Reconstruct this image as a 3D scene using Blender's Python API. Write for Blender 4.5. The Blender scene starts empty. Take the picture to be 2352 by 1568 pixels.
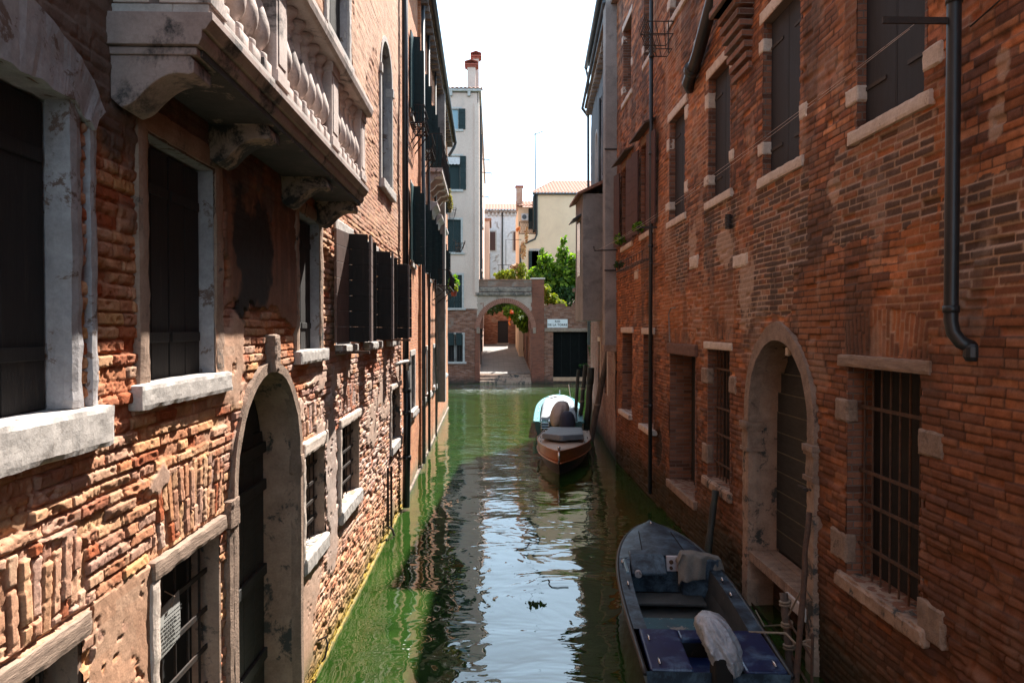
import bpy, bmesh, math, random
import numpy as np
from mathutils import Vector, noise as mn

random.seed(7)
R = math.radians
scene = bpy.context.scene
COL = scene.collection

# ------------------------------------------------------------------ camera, world, sun, exposure
F_PX, PW, PH = 1640.0, 2352.0, 1568.0
CAM = Vector((0.0, 0.0, 3.6))
YAW, PITCH = math.atan(43 / F_PX), math.atan(27 / F_PX)
cam_d = bpy.data.cameras.new('camera')
cam = bpy.data.objects.new('camera', cam_d)
COL.objects.link(cam)
cam_d.sensor_width = 36
cam_d.lens = F_PX / PW * 36
cam_d.clip_start, cam_d.clip_end = 0.05, 3000
cam.location = CAM
cam.rotation_euler = (R(90) - PITCH, 0, -YAW)
scene.camera = cam

SUN = Vector((0.5, 1.05, 1.55)).normalized()
world = bpy.data.worlds.new('World')
scene.world = world
world.use_nodes = True
wn, wl = world.node_tree.nodes, world.node_tree.links
wn.clear()
w_out = wn.new('ShaderNodeOutputWorld'); w_bg = wn.new('ShaderNodeBackground')
sky = wn.new('ShaderNodeTexSky'); sky.sky_type = 'NISHITA'; sky.sun_disc = False
sky.sun_elevation = math.asin(SUN.z); sky.sun_rotation = math.atan2(SUN.x, SUN.y)
sky.air_density = 1.0; sky.dust_density = 2.6; sky.ozone_density = 1.5
w_tc = wn.new('ShaderNodeTexCoord'); w_map = wn.new('ShaderNodeMapping')
w_map.inputs['Scale'].default_value = (1.0, 1.0, 3.0)
w_no = wn.new('ShaderNodeTexNoise'); w_no.inputs['Scale'].default_value = 2.6
w_no.inputs['Detail'].default_value = 8; w_no.inputs['Roughness'].default_value = 0.6
w_rp = wn.new('ShaderNodeValToRGB')
w_rp.color_ramp.elements[0].position = 0.40; w_rp.color_ramp.elements[1].position = 0.68
w_rp.color_ramp.elements[0].color = (0, 0, 0, 1); w_rp.color_ramp.elements[1].color = (0.5, 0.5, 0.5, 1)
w_mx = wn.new('ShaderNodeMixRGB'); w_mx.inputs[2].default_value = (17.5, 24.0, 30.0, 1)
wl.new(w_tc.outputs['Generated'], w_map.inputs['Vector'])
wl.new(w_map.outputs['Vector'], w_no.inputs['Vector'])
wl.new(w_no.outputs['Fac'], w_rp.inputs['Fac'])
w_sp = wn.new('ShaderNodeSeparateXYZ'); wl.new(w_tc.outputs['Generated'], w_sp.inputs[0])
w_hz = wn.new('ShaderNodeMapRange'); w_hz.inputs['From Min'].default_value = .80; w_hz.inputs['From Max'].default_value = .32
w_hz.inputs['To Min'].default_value = 0.0; w_hz.inputs['To Max'].default_value = .62; w_hz.interpolation_type = 'SMOOTHSTEP'
wl.new(w_sp.outputs['Z'], w_hz.inputs['Value'])
w_mm = wn.new('ShaderNodeMath'); w_mm.operation = 'MAXIMUM'
wl.new(w_rp.outputs['Color'], w_mm.inputs[0]); wl.new(w_hz.outputs['Result'], w_mm.inputs[1])
wl.new(w_mm.outputs[0], w_mx.inputs[0])
wl.new(sky.outputs['Color'], w_mx.inputs[1])
wl.new(w_mx.outputs['Color'], w_bg.inputs['Color'])
w_bg.inputs['Strength'].default_value = 0.040
wl.new(w_bg.outputs['Background'], w_out.inputs['Surface'])

sun_d = bpy.data.lights.new('sun', 'SUN')
sun_d.energy = 5.0; sun_d.angle = R(0.5); sun_d.color = (1.0, 0.93, 0.84)
sun_o = bpy.data.objects.new('sun', sun_d); COL.objects.link(sun_o)
sun_o.rotation_euler = SUN.to_track_quat('Z', 'Y').to_euler()
sun_o.location = (20, 40, 60)

scene.view_settings.view_transform = 'Standard'
scene.view_settings.look = 'None'
scene.view_settings.exposure = 1.68
scene.view_settings.gamma = 1.0
scene.render.engine = 'CYCLES'
scene.cycles.max_bounces = 8
scene.cycles.diffuse_bounces = 4
scene.cycles.glossy_bounces = 4
scene.cycles.transmission_bounces = 4
scene.cycles.caustics_reflective = False
scene.cycles.caustics_refractive = False

# ------------------------------------------------------------------ numpy noise
def hsh(ix, iy, s):
    n = (ix * 374761393 + iy * 668265263 + s * 1442695041) & 0xffffffff
    n = ((n ^ (n >> 13)) * 1274126177) & 0xffffffff
    return ((n ^ (n >> 16)) & 0xffff) / 65535.0

def vn(x, y, s=0):
    xf, yf = np.floor(x), np.floor(y)
    ix, iy = xf.astype(np.int64), yf.astype(np.int64)
    fx, fy = x - xf, y - yf
    fx = fx * fx * (3 - 2 * fx); fy = fy * fy * (3 - 2 * fy)
    a = hsh(ix, iy, s); b = hsh(ix + 1, iy, s); c = hsh(ix, iy + 1, s); d = hsh(ix + 1, iy + 1, s)
    return (a * (1 - fx) + b * fx) * (1 - fy) + (c * (1 - fx) + d * fx) * fy

def fbm(x, y, s=0, o=4):
    t = 0; a = .5; n = 0
    for k in range(o):
        t = t + a * vn(x * 2 ** k, y * 2 ** k, s + 17 * k); n += a; a *= .5
    return t / n

def sm(a, b, x):
    t = np.clip((x - a) / (b - a), 0, 1)
    return t * t * (3 - 2 * t)

# ------------------------------------------------------------------ object helpers
def put(o, parent=None):
    COL.objects.link(o)
    if parent is not None:
        o.parent = parent
        if parent.type == 'EMPTY':
            o.location = -parent.location
    return o

def tag(o, label=None, cat=None, group=None, kind=None):
    if label: o['label'] = label
    if cat: o['category'] = cat
    if group: o['group'] = group
    if kind: o['kind'] = kind
    return o

def thing(name, label, cat, loc, group=None):
    o = bpy.data.objects.new(name, None); COL.objects.link(o)
    o.location = loc; o.empty_display_size = 0.3
    return tag(o, label, cat, group)

class Wall:
    """u runs along the wall, d outward from it, z up"""
    def __init__(s, o, t, out):
        s.o = Vector((o[0], o[1], 0)); s.t = Vector((t[0], t[1], 0)).normalized(); s.n = Vector((out[0], out[1], 0)).normalized()
    def P(s, u, d, z):
        v = s.o + s.t * u + s.n * d
        return (v.x, v.y, z)
WORLD = Wall((0, 0), (1, 0), (0, 1))

class MB:
    def __init__(s, wall=WORLD):
        s.v = []; s.f = []; s.w = wall; s.fm = []; s.mi = 0
    def add(s, pts, faces, world=False):
        b = len(s.v)
        s.v += [tuple(p) if world else s.w.P(*p) for p in pts]
        s.f += [tuple(b + i for i in f) for f in faces]
        s.fm += [s.mi] * len(faces)
        return s
    def box(s, u0, u1, d0, d1, z0, z1, seg=None, chip=0.0):
        if u1 < u0: u0, u1 = u1, u0
        if d1 < d0: d0, d1 = d1, d0
        if not seg:
            p = [(u0, d0, z0), (u1, d0, z0), (u1, d1, z0), (u0, d1, z0), (u0, d0, z1), (u1, d0, z1), (u1, d1, z1), (u0, d1, z1)]
            return s.add(p, [(0, 3, 2, 1), (4, 5, 6, 7), (0, 1, 5, 4), (1, 2, 6, 5), (2, 3, 7, 6), (3, 0, 4, 7)])
        n = [max(1, min(90, int(round(l / seg)))) for l in (u1 - u0, d1 - d0, z1 - z0)]
        idx = {}; pts = []
        lo, hi = (u0, d0, z0), (u1, d1, z1)
        def vid(k):
            if k in idx: return idx[k]
            c = [lo[a] + (hi[a] - lo[a]) * k[a] / n[a] for a in range(3)]
            ed = [a for a in range(3) if k[a] in (0, n[a])]
            if len(ed) >= 2 and chip:
                q = chip * (0.4 + 1.5 * abs(mn.noise(Vector((c[0] * 7 + 3, c[1] * 7, c[2] * 7)))) + .15 * random.random())
                for a in ed: c[a] += q if k[a] == 0 else -q
            idx[k] = len(pts); pts.append(tuple(c)); return idx[k]
        fs = []
        for a in range(3):
            b, c = [(1, 2), (0, 2), (0, 1)][a]
            for side in (0, n[a]):
                for i in range(n[b]):
                    for j in range(n[c]):
                        def K(ii, jj):
                            k = [0, 0, 0]; k[a] = side; k[b] = ii; k[c] = jj; return tuple(k)
                        fs.append((vid(K(i, j)), vid(K(i + 1, j)), vid(K(i + 1, j + 1)), vid(K(i, j + 1))))
        return s.add(pts, fs)
    def obox(s, o, a, b, c):
        o, a, b, c = map(Vector, (o, a, b, c))
        p = [o, o + a, o + a + b, o + b, o + c, o + a + c, o + a + b + c, o + b + c]
        return s.add(p, [(0, 3, 2, 1), (4, 5, 6, 7), (0, 1, 5, 4), (1, 2, 6, 5), (2, 3, 7, 6), (3, 0, 4, 7)], True)
    def tube(s, pts, r, n=8, world=False, cap=True):
        P = [Vector(p) if world else Vector(s.w.P(*p)) for p in pts]
        rr = r if isinstance(r, (list, tuple)) else [r] * len(P)
        vs = []; fs = []; prev = None
        for i, p in enumerate(P):
            t = ((P[i + 1] - p) if i == 0 else (p - P[i - 1]) if i == len(P) - 1 else (P[i + 1] - P[i - 1])).normalized()
            if prev is None:
                x = t.orthogonal().normalized()
            else:
                x = (prev - t * prev.dot(t))
                x = x.normalized() if x.length > 1e-6 else t.orthogonal().normalized()
            prev = x; y = t.cross(x)
            for k in range(n):
                a = 2 * math.pi * k / n
                vs.append(p + (x * math.cos(a) + y * math.sin(a)) * rr[i])
        for i in range(len(P) - 1):
            for k in range(n):
                fs.append((i * n + k, i * n + (k + 1) % n, (i + 1) * n + (k + 1) % n, (i + 1) * n + k))
        if cap:
            fs.append(tuple(range(n - 1, -1, -1))); fs.append(tuple((len(P) - 1) * n + k for k in range(n)))
        return s.add(vs, fs, True)
    def lathe(s, u, d, z, prof, n=16, square=False):
        c = Vector(s.w.P(u, d, 0)); vs = []; fs = []
        for (r, h) in prof:
            for k in range(n):
                a = 2 * math.pi * (k + .5) / n
                q = 1.0 / max(abs(math.cos(a)), abs(math.sin(a))) if square else 1.0
                vs.append((c.x + r * q * math.cos(a), c.y + r * q * math.sin(a), z + h))
        for i in range(len(prof) - 1):
            for k in range(n):
                fs.append((i * n + k, i * n + (k + 1) % n, (i + 1) * n + (k + 1) % n, (i + 1) * n + k))
        fs.append(tuple(range(n - 1, -1, -1))); fs.append(tuple((len(prof) - 1) * n + k for k in range(n)))
        return s.add(vs, fs, True)
    def extr(s, poly, ax, a0, a1):
        """poly of 2D points; ax 'u': poly in (d,z) extruded along u; 'd': poly in (u,z) extruded along d; 'z': (u,d)"""
        n = len(poly)
        def m(p, a):
            return (a, p[0], p[1]) if ax == 'u' else (p[0], a, p[1]) if ax == 'd' else (p[0], p[1], a)
        pts = [m(p, a0) for p in poly] + [m(p, a1) for p in poly]
        fs = [tuple(range(n)), tuple(range(2 * n - 1, n - 1, -1))]
        fs += [(i, (i + 1) % n, n + (i + 1) % n, n + i) for i in range(n)]
        return s.add(pts, fs)
    def frame(s, inner, outer, d0, d1, nd=1):
        """ribbon between two (u,z) polylines, thick from d0 to d1"""
        n = len(inner)
        ring = []
        for i in range(n):
            a, b = inner[i], outer[i]
            mid = ((a[0] + b[0]) / 2, (a[1] + b[1]) / 2)
            ring.append([(a[0], d1, a[1]), (mid[0], d1, mid[1]), (b[0], d1, b[1]), (b[0], d0, b[1]), (a[0], d0, a[1])])
        pts = [p for r_ in ring for p in r_]; fs = []
        for i in range(n - 1):
            for k in range(5):
                fs.append((i * 5 + k, i * 5 + (k + 1) % 5, (i + 1) * 5 + (k + 1) % 5, (i + 1) * 5 + k))
        fs.append((0, 1, 2, 3, 4)); fs.append(tuple((n - 1) * 5 + k for k in (4, 3, 2, 1, 0)))
        return s.add(pts, fs)
    def strip(s, path, d0, d1):
        n = len(path)
        pts = [(p[0], d0, p[1]) for p in path] + [(p[0], d1, p[1]) for p in path]
        return s.add(pts, [(i, i + 1, n + i + 1, n + i) for i in range(n - 1)])
    def grid(s, rows, world=True):
        """rows: list of equal-length lists of points"""
        m = len(rows[0]); pts = [p for r_ in rows for p in r_]
        fs = [(i * m + j, i * m + j + 1, (i + 1) * m + j + 1, (i + 1) * m + j) for i in range(len(rows) - 1) for j in range(m - 1)]
        return s.add(pts, fs, world)
    def build(s, name, mat, parent=None, rough=0, rscale=9, bevel=0, smooth=False, label=None, base=False, seg=2):
        vs = s.v
        if rough:
            o2 = []
            for v in vs:
                q = Vector(v); o2.append(tuple(q + mn.noise_vector(q * rscale) * rough + mn.noise_vector(q * rscale * 3.1) * rough * .4))
            vs = o2
        loc = Vector((0, 0, 0))
        if base:
            a = np.array(vs); loc = Vector(((a[:, 0].min() + a[:, 0].max()) / 2, (a[:, 1].min() + a[:, 1].max()) / 2, a[:, 2].min()))
            vs = [(v[0] - loc.x, v[1] - loc.y, v[2] - loc.z) for v in vs]
        me = bpy.data.meshes.new(name); me.from_pydata(vs, [], s.f)
        mats = mat if isinstance(mat, (list, tuple)) else [mat]
        for m in mats: me.materials.append(m)
        if len(mats) > 1: me.polygons.foreach_set('material_index', s.fm)
        bm = bmesh.new(); bm.from_mesh(me); bmesh.ops.recalc_face_normals(bm, faces=bm.faces); bm.to_mesh(me); bm.free()
        if smooth: me.polygons.foreach_set('use_smooth', [True] * len(me.polygons))
        me.update()
        o = bpy.data.objects.new(name, me); put(o, parent)
        if base: o.location = loc
        if bevel:
            b = o.modifiers.new('bevel', 'BEVEL'); b.width = bevel; b.segments = seg; b.limit_method = 'ANGLE'; b.angle_limit = R(40)
        if label: o['label'] = label
        return o

def np_mesh(name, co, quads, mat, parent=None, col=None, smooth=True):
    me = bpy.data.meshes.new(name)
    me.vertices.add(len(co)); me.vertices.foreach_set('co', co.astype(np.float32).ravel())
    k = quads.shape[1]
    me.loops.add(quads.size); me.loops.foreach_set('vertex_index', quads.astype(np.int32).ravel())
    me.polygons.add(len(quads)); me.polygons.foreach_set('loop_start', (np.arange(len(quads)) * k).astype(np.int32))
    if smooth: me.polygons.foreach_set('use_smooth', np.ones(len(quads), bool))
    me.update(calc_edges=True)
    if col is not None:
        a = me.color_attributes.new('Col', 'FLOAT_COLOR', 'POINT')
        c4 = np.ones((len(co), 4), np.float32); c4[:, :3] = col
        a.data.foreach_set('color', c4.ravel())
    me.materials.append(mat)
    o = bpy.data.objects.new(name, me); put(o, parent)
    return o

# ------------------------------------------------------------------ materials
def nt(name):
    m = bpy.data.materials.new(name); m.use_nodes = True
    t = m.node_tree; t.nodes.clear()
    o = t.nodes.new('ShaderNodeOutputMaterial'); b = t.nodes.new('ShaderNodeBsdfPrincipled')
    t.links.new(b.outputs[0], o.inputs['Surface'])
    return m, t, b, o

def noise_n(t, vec, scale, detail=5, rough=.6, dist=0):
    n = t.nodes.new('ShaderNodeTexNoise'); n.inputs['Scale'].default_value = scale
    n.inputs['Detail'].default_value = detail; n.inputs['Roughness'].default_value = rough
    n.inputs['Distortion'].default_value = dist
    t.links.new(vec, n.inputs['Vector']); return n.outputs['Fac']

def ramp(t, fac, stops):
    r = t.nodes.new('ShaderNodeValToRGB'); e = r.color_ramp.elements
    while len(e) < len(stops): e.new(.5)
    for i, (p, c) in enumerate(stops):
        e[i].position = p; e[i].color = (c, c, c, 1) if isinstance(c, (int, float)) else (*c, 1)
    t.links.new(fac, r.inputs['Fac']); return r.outputs['Color']

def mixc(t, fac, a, b, mode='MIX'):
    m = t.nodes.new('ShaderNodeMixRGB'); m.blend_type = mode
    for i, x in enumerate((fac, a, b)):
        if isinstance(x, (int, float)): m.inputs[i].default_value = x if i == 0 else (x, x, x, 1)
        elif isinstance(x, tuple): m.inputs[i].default_value = (*x, 1)
        else: t.links.new(x, m.inputs[i])
    return m.outputs[0]

def mathn(t, op, a, b=0.0):
    m = t.nodes.new('ShaderNodeMath'); m.operation = op
    for i, x in enumerate((a, b)):
        if isinstance(x, (int, float)): m.inputs[i].default_value = x
        else: t.links.new(x, m.inputs[i])
    return m.outputs[0]

def bump(t, b, h, strength, dist):
    n = t.nodes.new('ShaderNodeBump'); n.inputs['Strength'].default_value = strength; n.inputs['Distance'].default_value = dist
    t.links.new(h, n.inputs['Height']); t.links.new(n.outputs[0], b.inputs['Normal']); return n

def vecn(t, stretch=(1, 1, 1)):
    c = t.nodes.new('ShaderNodeTexCoord'); m = t.nodes.new('ShaderNodeMapping')
    m.inputs['Scale'].default_value = stretch
    t.links.new(c.outputs['Object'], m.inputs['Vector']); return m.outputs[0]

def MAT(name, c1, c2=None, scale=4, rough=.8, bmp=.3, bscale=35, bdist=.01, stretch=(1, 1, 1), metal=0, stain=None, stain_scale=2.5, stain_pos=(.55, .66), coat=0, spec=None):
    m, t, b, o = nt(name); v = vecn(t, stretch)
    c2 = c2 or tuple(x * .72 for x in c1)
    col = mixc(t, ramp(t, noise_n(t, v, scale, 6, .65), [(.35, 0.0), (.65, 1.0)]), c1, c2)
    fine = noise_n(t, v, bscale, 5, .7)
    col = mixc(t, .35, col, ramp(t, fine, [(.3, .35), (.7, .75)]), 'OVERLAY')
    if stain:
        f = ramp(t, noise_n(t, v, stain_scale, 9, .72, .4), [(stain_pos[0], 0.0), (stain_pos[1], 1.0)])
        col = mixc(t, f, col, stain)
    t.links.new(col, b.inputs['Base Color'])
    b.inputs['Roughness'].default_value = rough; b.inputs['Metallic'].default_value = metal
    if coat: b.inputs['Coat Weight'].default_value = coat; b.inputs['Coat Roughness'].default_value = .08
    if spec is not None: b.inputs['Specular IOR Level'].default_value = spec
    if bmp: bump(t, b, fine, bmp, bdist)
    return m

def BRICK(name, pal, mortar, rough=.9, w=.27, h=.067, plaster=None, pl_pos=(.52, .56), pl_scale=.8, moss=None, bdist=.02):
    m, t, b, o = nt(name)
    c = t.nodes.new('ShaderNodeTexCoord'); sp = t.nodes.new('ShaderNodeSeparateXYZ'); t.links.new(c.outputs['Object'], sp.inputs[0])
    cb = t.nodes.new('ShaderNodeCombineXYZ')
    t.links.new(mathn(t, 'ADD', sp.outputs[0], sp.outputs[1]), cb.inputs[0]); t.links.new(sp.outputs[2], cb.inputs[1])
    wob = t.nodes.new('ShaderNodeTexNoise'); wob.inputs['Scale'].default_value = 1.6; t.links.new(c.outputs['Object'], wob.inputs['Vector'])
    ad = t.nodes.new('ShaderNodeVectorMath'); ad.operation = 'MULTIPLY_ADD'
    t.links.new(wob.outputs['Color'], ad.inputs[0]); ad.inputs[1].default_value = (.05, .05, 0); t.links.new(cb.outputs[0], ad.inputs[2])
    br = t.nodes.new('ShaderNodeTexBrick'); t.links.new(ad.outputs[0], br.inputs['Vector'])
    br.inputs['Scale'].default_value = 1; br.inputs['Brick Width'].default_value = w; br.inputs['Row Height'].default_value = h
    br.inputs['Mortar Size'].default_value = .008; br.inputs['Mortar Smooth'].default_value = .4
    br.inputs['Color1'].default_value = (0, 0, 0, 1); br.inputs['Color2'].default_value = (1, 1, 1, 1); br.inputs['Mortar'].default_value = (.5, .5, .5, 1)
    n = len(pal); col = ramp(t, br.outputs['Color'], [(i / (n - 1), p) for i, p in enumerate(pal)])
    big = noise_n(t, c.outputs['Object'], 1.1, 6, .65)
    col = mixc(t, .55, col, ramp(t, big, [(.3, .3), (.7, .72)]), 'OVERLAY')
    fine = noise_n(t, c.outputs['Object'], 40, 5, .7)
    col = mixc(t, .4, col, ramp(t, fine, [(.3, .35), (.7, .7)]), 'OVERLAY')
    col = mixc(t, br.outputs['Fac'], col, mortar)
    hgt = mathn(t, 'ADD', mathn(t, 'MULTIPLY', br.outputs['Fac'], -1.0), mathn(t, 'MULTIPLY', fine, .6))
    if plaster:
        f = ramp(t, noise_n(t, c.outputs['Object'], pl_scale, 9, .6, .3), [(pl_pos[0], 0.0), (pl_pos[1], 1.0)])
        pc = mixc(t, ramp(t, noise_n(t, c.outputs['Object'], 3, 6, .7), [(.3, 0.0), (.7, 1.0)]), plaster, tuple(x * .7 for x in plaster))
        col = mixc(t, f, col, pc); hgt = mathn(t, 'MAXIMUM', hgt, mathn(t, 'MULTIPLY', f, .45))
    if moss:
        z = ramp(t, mathn(t, 'ADD', mathn(t, 'MULTIPLY', sp.outputs[2], .5), mathn(t, 'MULTIPLY', noise_n(t, c.outputs['Object'], 3, 5), .35)), [(.18, 1.0), (.42, 0.0)])
        col = mixc(t, z, col, moss)
    t.links.new(col, b.inputs['Base Color']); b.inputs['Roughness'].default_value = rough
    bump(t, b, hgt, .8, bdist)
    return m

def ATTR(name, rough=.92, bmp=.5, bdist=.006, scale=90):
    m, t, b, o = nt(name)
    a = t.nodes.new('ShaderNodeVertexColor'); a.layer_name = 'Col'; v = vecn(t)
    f = noise_n(t, v, scale, 5, .75); f2 = noise_n(t, v, 14, 5, .7)
    col = mixc(t, .45, a.outputs['Color'], ramp(t, f, [(.28, .28), (.7, .74)]), 'OVERLAY')
    col = mixc(t, .3, col, ramp(t, f2, [(.3, .3), (.7, .72)]), 'OVERLAY')
    t.links.new(col, b.inputs['Base Color']); b.inputs['Roughness'].default_value = rough
    b.inputs['Specular IOR Level'].default_value = .25
    bump(t, b, f, bmp, bdist); return m

def LEAF(name, c1, c2, trans=.35):
    m, t, b, o = nt(name)
    g = t.nodes.new('ShaderNodeNewGeometry')
    col = ramp(t, g.outputs['Random Per Island'], [(0.0, c1), (.55, tuple((a + b_) / 2 for a, b_ in zip(c1, c2))), (1.0, c2)])
    t.links.new(col, b.inputs['Base Color']); b.inputs['Roughness'].default_value = .6; b.inputs['Specular IOR Level'].default_value = .25
    tr = t.nodes.new('ShaderNodeBsdfTranslucent'); t.links.new(mixc(t, 1.0, col, (1.0, 1.3, .4), 'MULTIPLY'), tr.inputs['Color'])
    mx = t.nodes.new('ShaderNodeMixShader'); mx.inputs[0].default_value = trans
    t.links.new(b.outputs[0], mx.inputs[1]); t.links.new(tr.outputs[0], mx.inputs[2]); t.links.new(mx.outputs[0], o.inputs['Surface'])
    return m

m_wall = ATTR('worn_brick')
m_stone = MAT('istrian_stone', (.46, .42, .38), (.33, .295, .26), 6, .85, .5, 60, .008, stain=(.09, .08, .07), stain_scale=3.5, stain_pos=(.6, .7))
m_balc = MAT('balcony_stone', (.62, .52, .48), (.48, .385, .35), 5, .75, .4, 60, .005, stain=(.06, .05, .047), stain_scale=2.4, stain_pos=(.54, .66))
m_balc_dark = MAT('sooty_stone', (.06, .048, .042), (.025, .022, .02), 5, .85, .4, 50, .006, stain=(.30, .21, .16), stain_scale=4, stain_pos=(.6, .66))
m_white = MAT('white_stone', (.50, .46, .43), (.36, .33, .31), 7, .8, .4, 60, .006, stain=(.16, .13, .11), stain_scale=4, stain_pos=(.62, .72))
m_frame = MAT('painted_surround', (.40, .38, .39), (.27, .255, .26), 4, .85, .5, 40, .008, stain=(.15, .10, .08), stain_scale=5, stain_pos=(.56, .6))
m_warmstone = MAT('warm_stone', (.38, .26, .19), (.25, .165, .12), 5, .85, .5, 45, .01, stain=(.05, .05, .045), stain_scale=3.2, stain_pos=(.54, .6))
m_rstone = MAT('pitted_stone', (.34, .235, .175), (.20, .135, .10), 6, .9, .9, 50, .02, stain=(.07, .05, .04), stain_scale=3.6, stain_pos=(.6, .68))
m_rwhite = MAT('white_quoin', (.62, .52, .45), (.48, .39, .33), 7, .85, .5, 50, .008, stain=(.20, .13, .10), stain_scale=6, stain_pos=(.6, .7))
m_wood_dk = MAT('dark_wood', (.014, .012, .011), (.008, .007, .007), 6, .85, .4, 20, .006, stretch=(6, 6, .6), stain=(.028, .022, .018), stain_scale=3)
m_door = MAT('door_wood', (.028, .028, .027), (.014, .014, .014), 6, .7, .4, 20, .006, stretch=(1, 1, 4))
m_sh_brown = MAT('brown_shutter', (.15, .095, .083), (.09, .06, .052), 5, .6, .3, 25, .004, stretch=(4, 4, 1))
m_sh_black = MAT('black_shutter', (.016, .016, .021), (.010, .010, .013), 4, .75, .25, 25, .004, stretch=(4, 4, .7))
m_sh_green = MAT('green_shutter', (.010, .026, .026), (.006, .016, .017), 5, .8, .25, 25, .004, stretch=(4, 4, 1))
m_sh_teal = MAT('teal_shutter', (.03, .09, .10), (.02, .06, .065), 5, .5, .25, 25, .004, stretch=(4, 4, 1))
m_sh_red = MAT('reddish_shutter', (.085, .030, .022), (.05, .02, .016), 5, .65, .25, 25, .004, stretch=(4, 4, 1))
m_oldwood = MAT('weathered_wood', (.34, .24, .18), (.20, .135, .10), 3, .85, .8, 14, .012, stretch=(1.2, 1.2, 9))
m_iron = MAT('iron', (.022, .02, .02), (.045, .028, .02), 20, .65, .4, 60, .003, metal=.2)
m_rust = MAT('rusty_iron', (.10, .05, .03), (.05, .03, .022), 20, .85, .4, 60, .003)
m_pipe = MAT('dark_pipe', (.018, .020, .022), (.012, .013, .014), 8, .42, .1, 30, .002)
m_copper = MAT('grey_pipe', (.07, .085, .10), (.05, .06, .07), 8, .5, .1, 30, .002)
m_black = MAT('dark_inside', (.006, .006, .006), (.004, .004, .004), 3, .9, 0)
m_glass, _t, _b, _o = nt('window_glass')
_b.inputs['Base Color'].default_value = (.02, .03, .035, 1); _b.inputs['Roughness'].default_value = .06; _b.inputs['Specular IOR Level'].default_value = .8
m_glass_light, _t, _b, _o = nt('pale_glass')
_b.inputs['Base Color'].default_value = (.22, .34, .40, 1); _b.inputs['Roughness'].default_value = .15
m_concrete = MAT('grey_render', (.30, .265, .245), (.21, .187, .175), 1.6, .9, .3, 30, .006, stain=(.13, .115, .107), stain_scale=1.3, stain_pos=(.5, .68))
m_greyblue = MAT('slate_render', (.13, .145, .16), (.085, .095, .105), 1.4, .9, .3, 30, .006, stretch=(1, 1, .35))
m_plaster_f1 = MAT('pale_render', (.66, .48, .40), (.57, .41, .34), 1.0, .9, .2, 18, .01, stretch=(1, 1, .4), stain=(.33, .27, .24), stain_scale=.9, stain_pos=(.58, .78))
m_plaster_y = MAT('yellow_render', (.82, .60, .41), (.76, .55, .37), .7, .9, .15, 18, .01, stain=(.72, .52, .36), stain_scale=.8, stain_pos=(.5, .7))
m_white_peel = BRICK('peeling_white_render', [(.30, .27, .26), (.40, .37, .36)], (.3, .28, .27), plaster=(.66, .68, .72), pl_pos=(.40, .43), pl_scale=.55)
m_tile = MAT('roof_tile', (.34, .165, .11), (.18, .09, .065), 7, .9, .4, 22, .02, stain=(.10, .07, .055), stain_scale=4, stain_pos=(.55, .7))
m_tile_red = MAT('red_tile', (.42, .10, .06), (.28, .07, .05), 7, .85, .3, 22, .01)
m_brick_in = BRICK('reveal_brick', [(.10, .045, .03), (.22, .085, .045), (.30, .13, .08), (.16, .07, .045)], (.17, .13, .11), bdist=.03, moss=(.03, .03, .018))
m_brick_l2 = BRICK('orange_brick', [(.42, .13, .055), (.56, .20, .085), (.62, .26, .12), (.46, .16, .07)], (.5, .30, .19), plaster=(.62, .30, .17), pl_pos=(.54, .62), pl_scale=.9, moss=(.20, .17, .10), bdist=.02)
m_brick_r2 = BRICK('shaded_brick', [(.16, .075, .05), (.24, .115, .075), (.28, .16, .11), (.19, .10, .07)], (.22, .17, .14), plaster=(.30, .22, .18), pl_pos=(.54, .6), pl_scale=1.1, moss=(.03, .03, .02), bdist=.03)
m_brick_f = BRICK('far_brick', [(.11, .038, .02), (.19, .065, .03), (.25, .095, .05), (.30, .16, .12)], (.19, .14, .12), plaster=(.26, .18, .14), pl_pos=(.60, .66), pl_scale=.8, moss=(.05, .035, .025), bdist=.03)
m_brick_red = BRICK('red_pier_brick', [(.17, .05, .028), (.26, .08, .042), (.21, .07, .04)], (.15, .09, .07), bdist=.03, moss=(.06, .035, .025))
m_brick_arch = MAT('arch_brick', (.36, .15, .10), (.22, .09, .06), 9, .9, .5, 40, .01)
m_band = MAT('weathered_band', (.30, .225, .18), (.17, .13, .105), 4, .9, .5, 25, .02, stain=(.07, .06, .055), stain_scale=2.5, stain_pos=(.5, .62))
m_leaf = LEAF('fig_leaf', (.025, .085, .012), (.24, .34, .035), .5)
m_leaf_y = LEAF('yellow_leaf', (.10, .15, .012), (.36, .32, .03))
m_leaf_d = LEAF('dark_leaf', (.012, .035, .008), (.04, .09, .015), .2)
m_leaf_r = LEAF('red_leaf', (.45, .03, .02), (.5, .12, .03))
m_leaf_dry = LEAF('dry_leaf', (.30, .20, .10), (.40, .33, .18), .3)
m_bark = MAT('bark', (.11, .085, .06), (.06, .045, .035), 8, .9, .5, 20, .01)
m_flower = LEAF('orange_flower', (.6, .12, .04), (.75, .3, .1))

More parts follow.
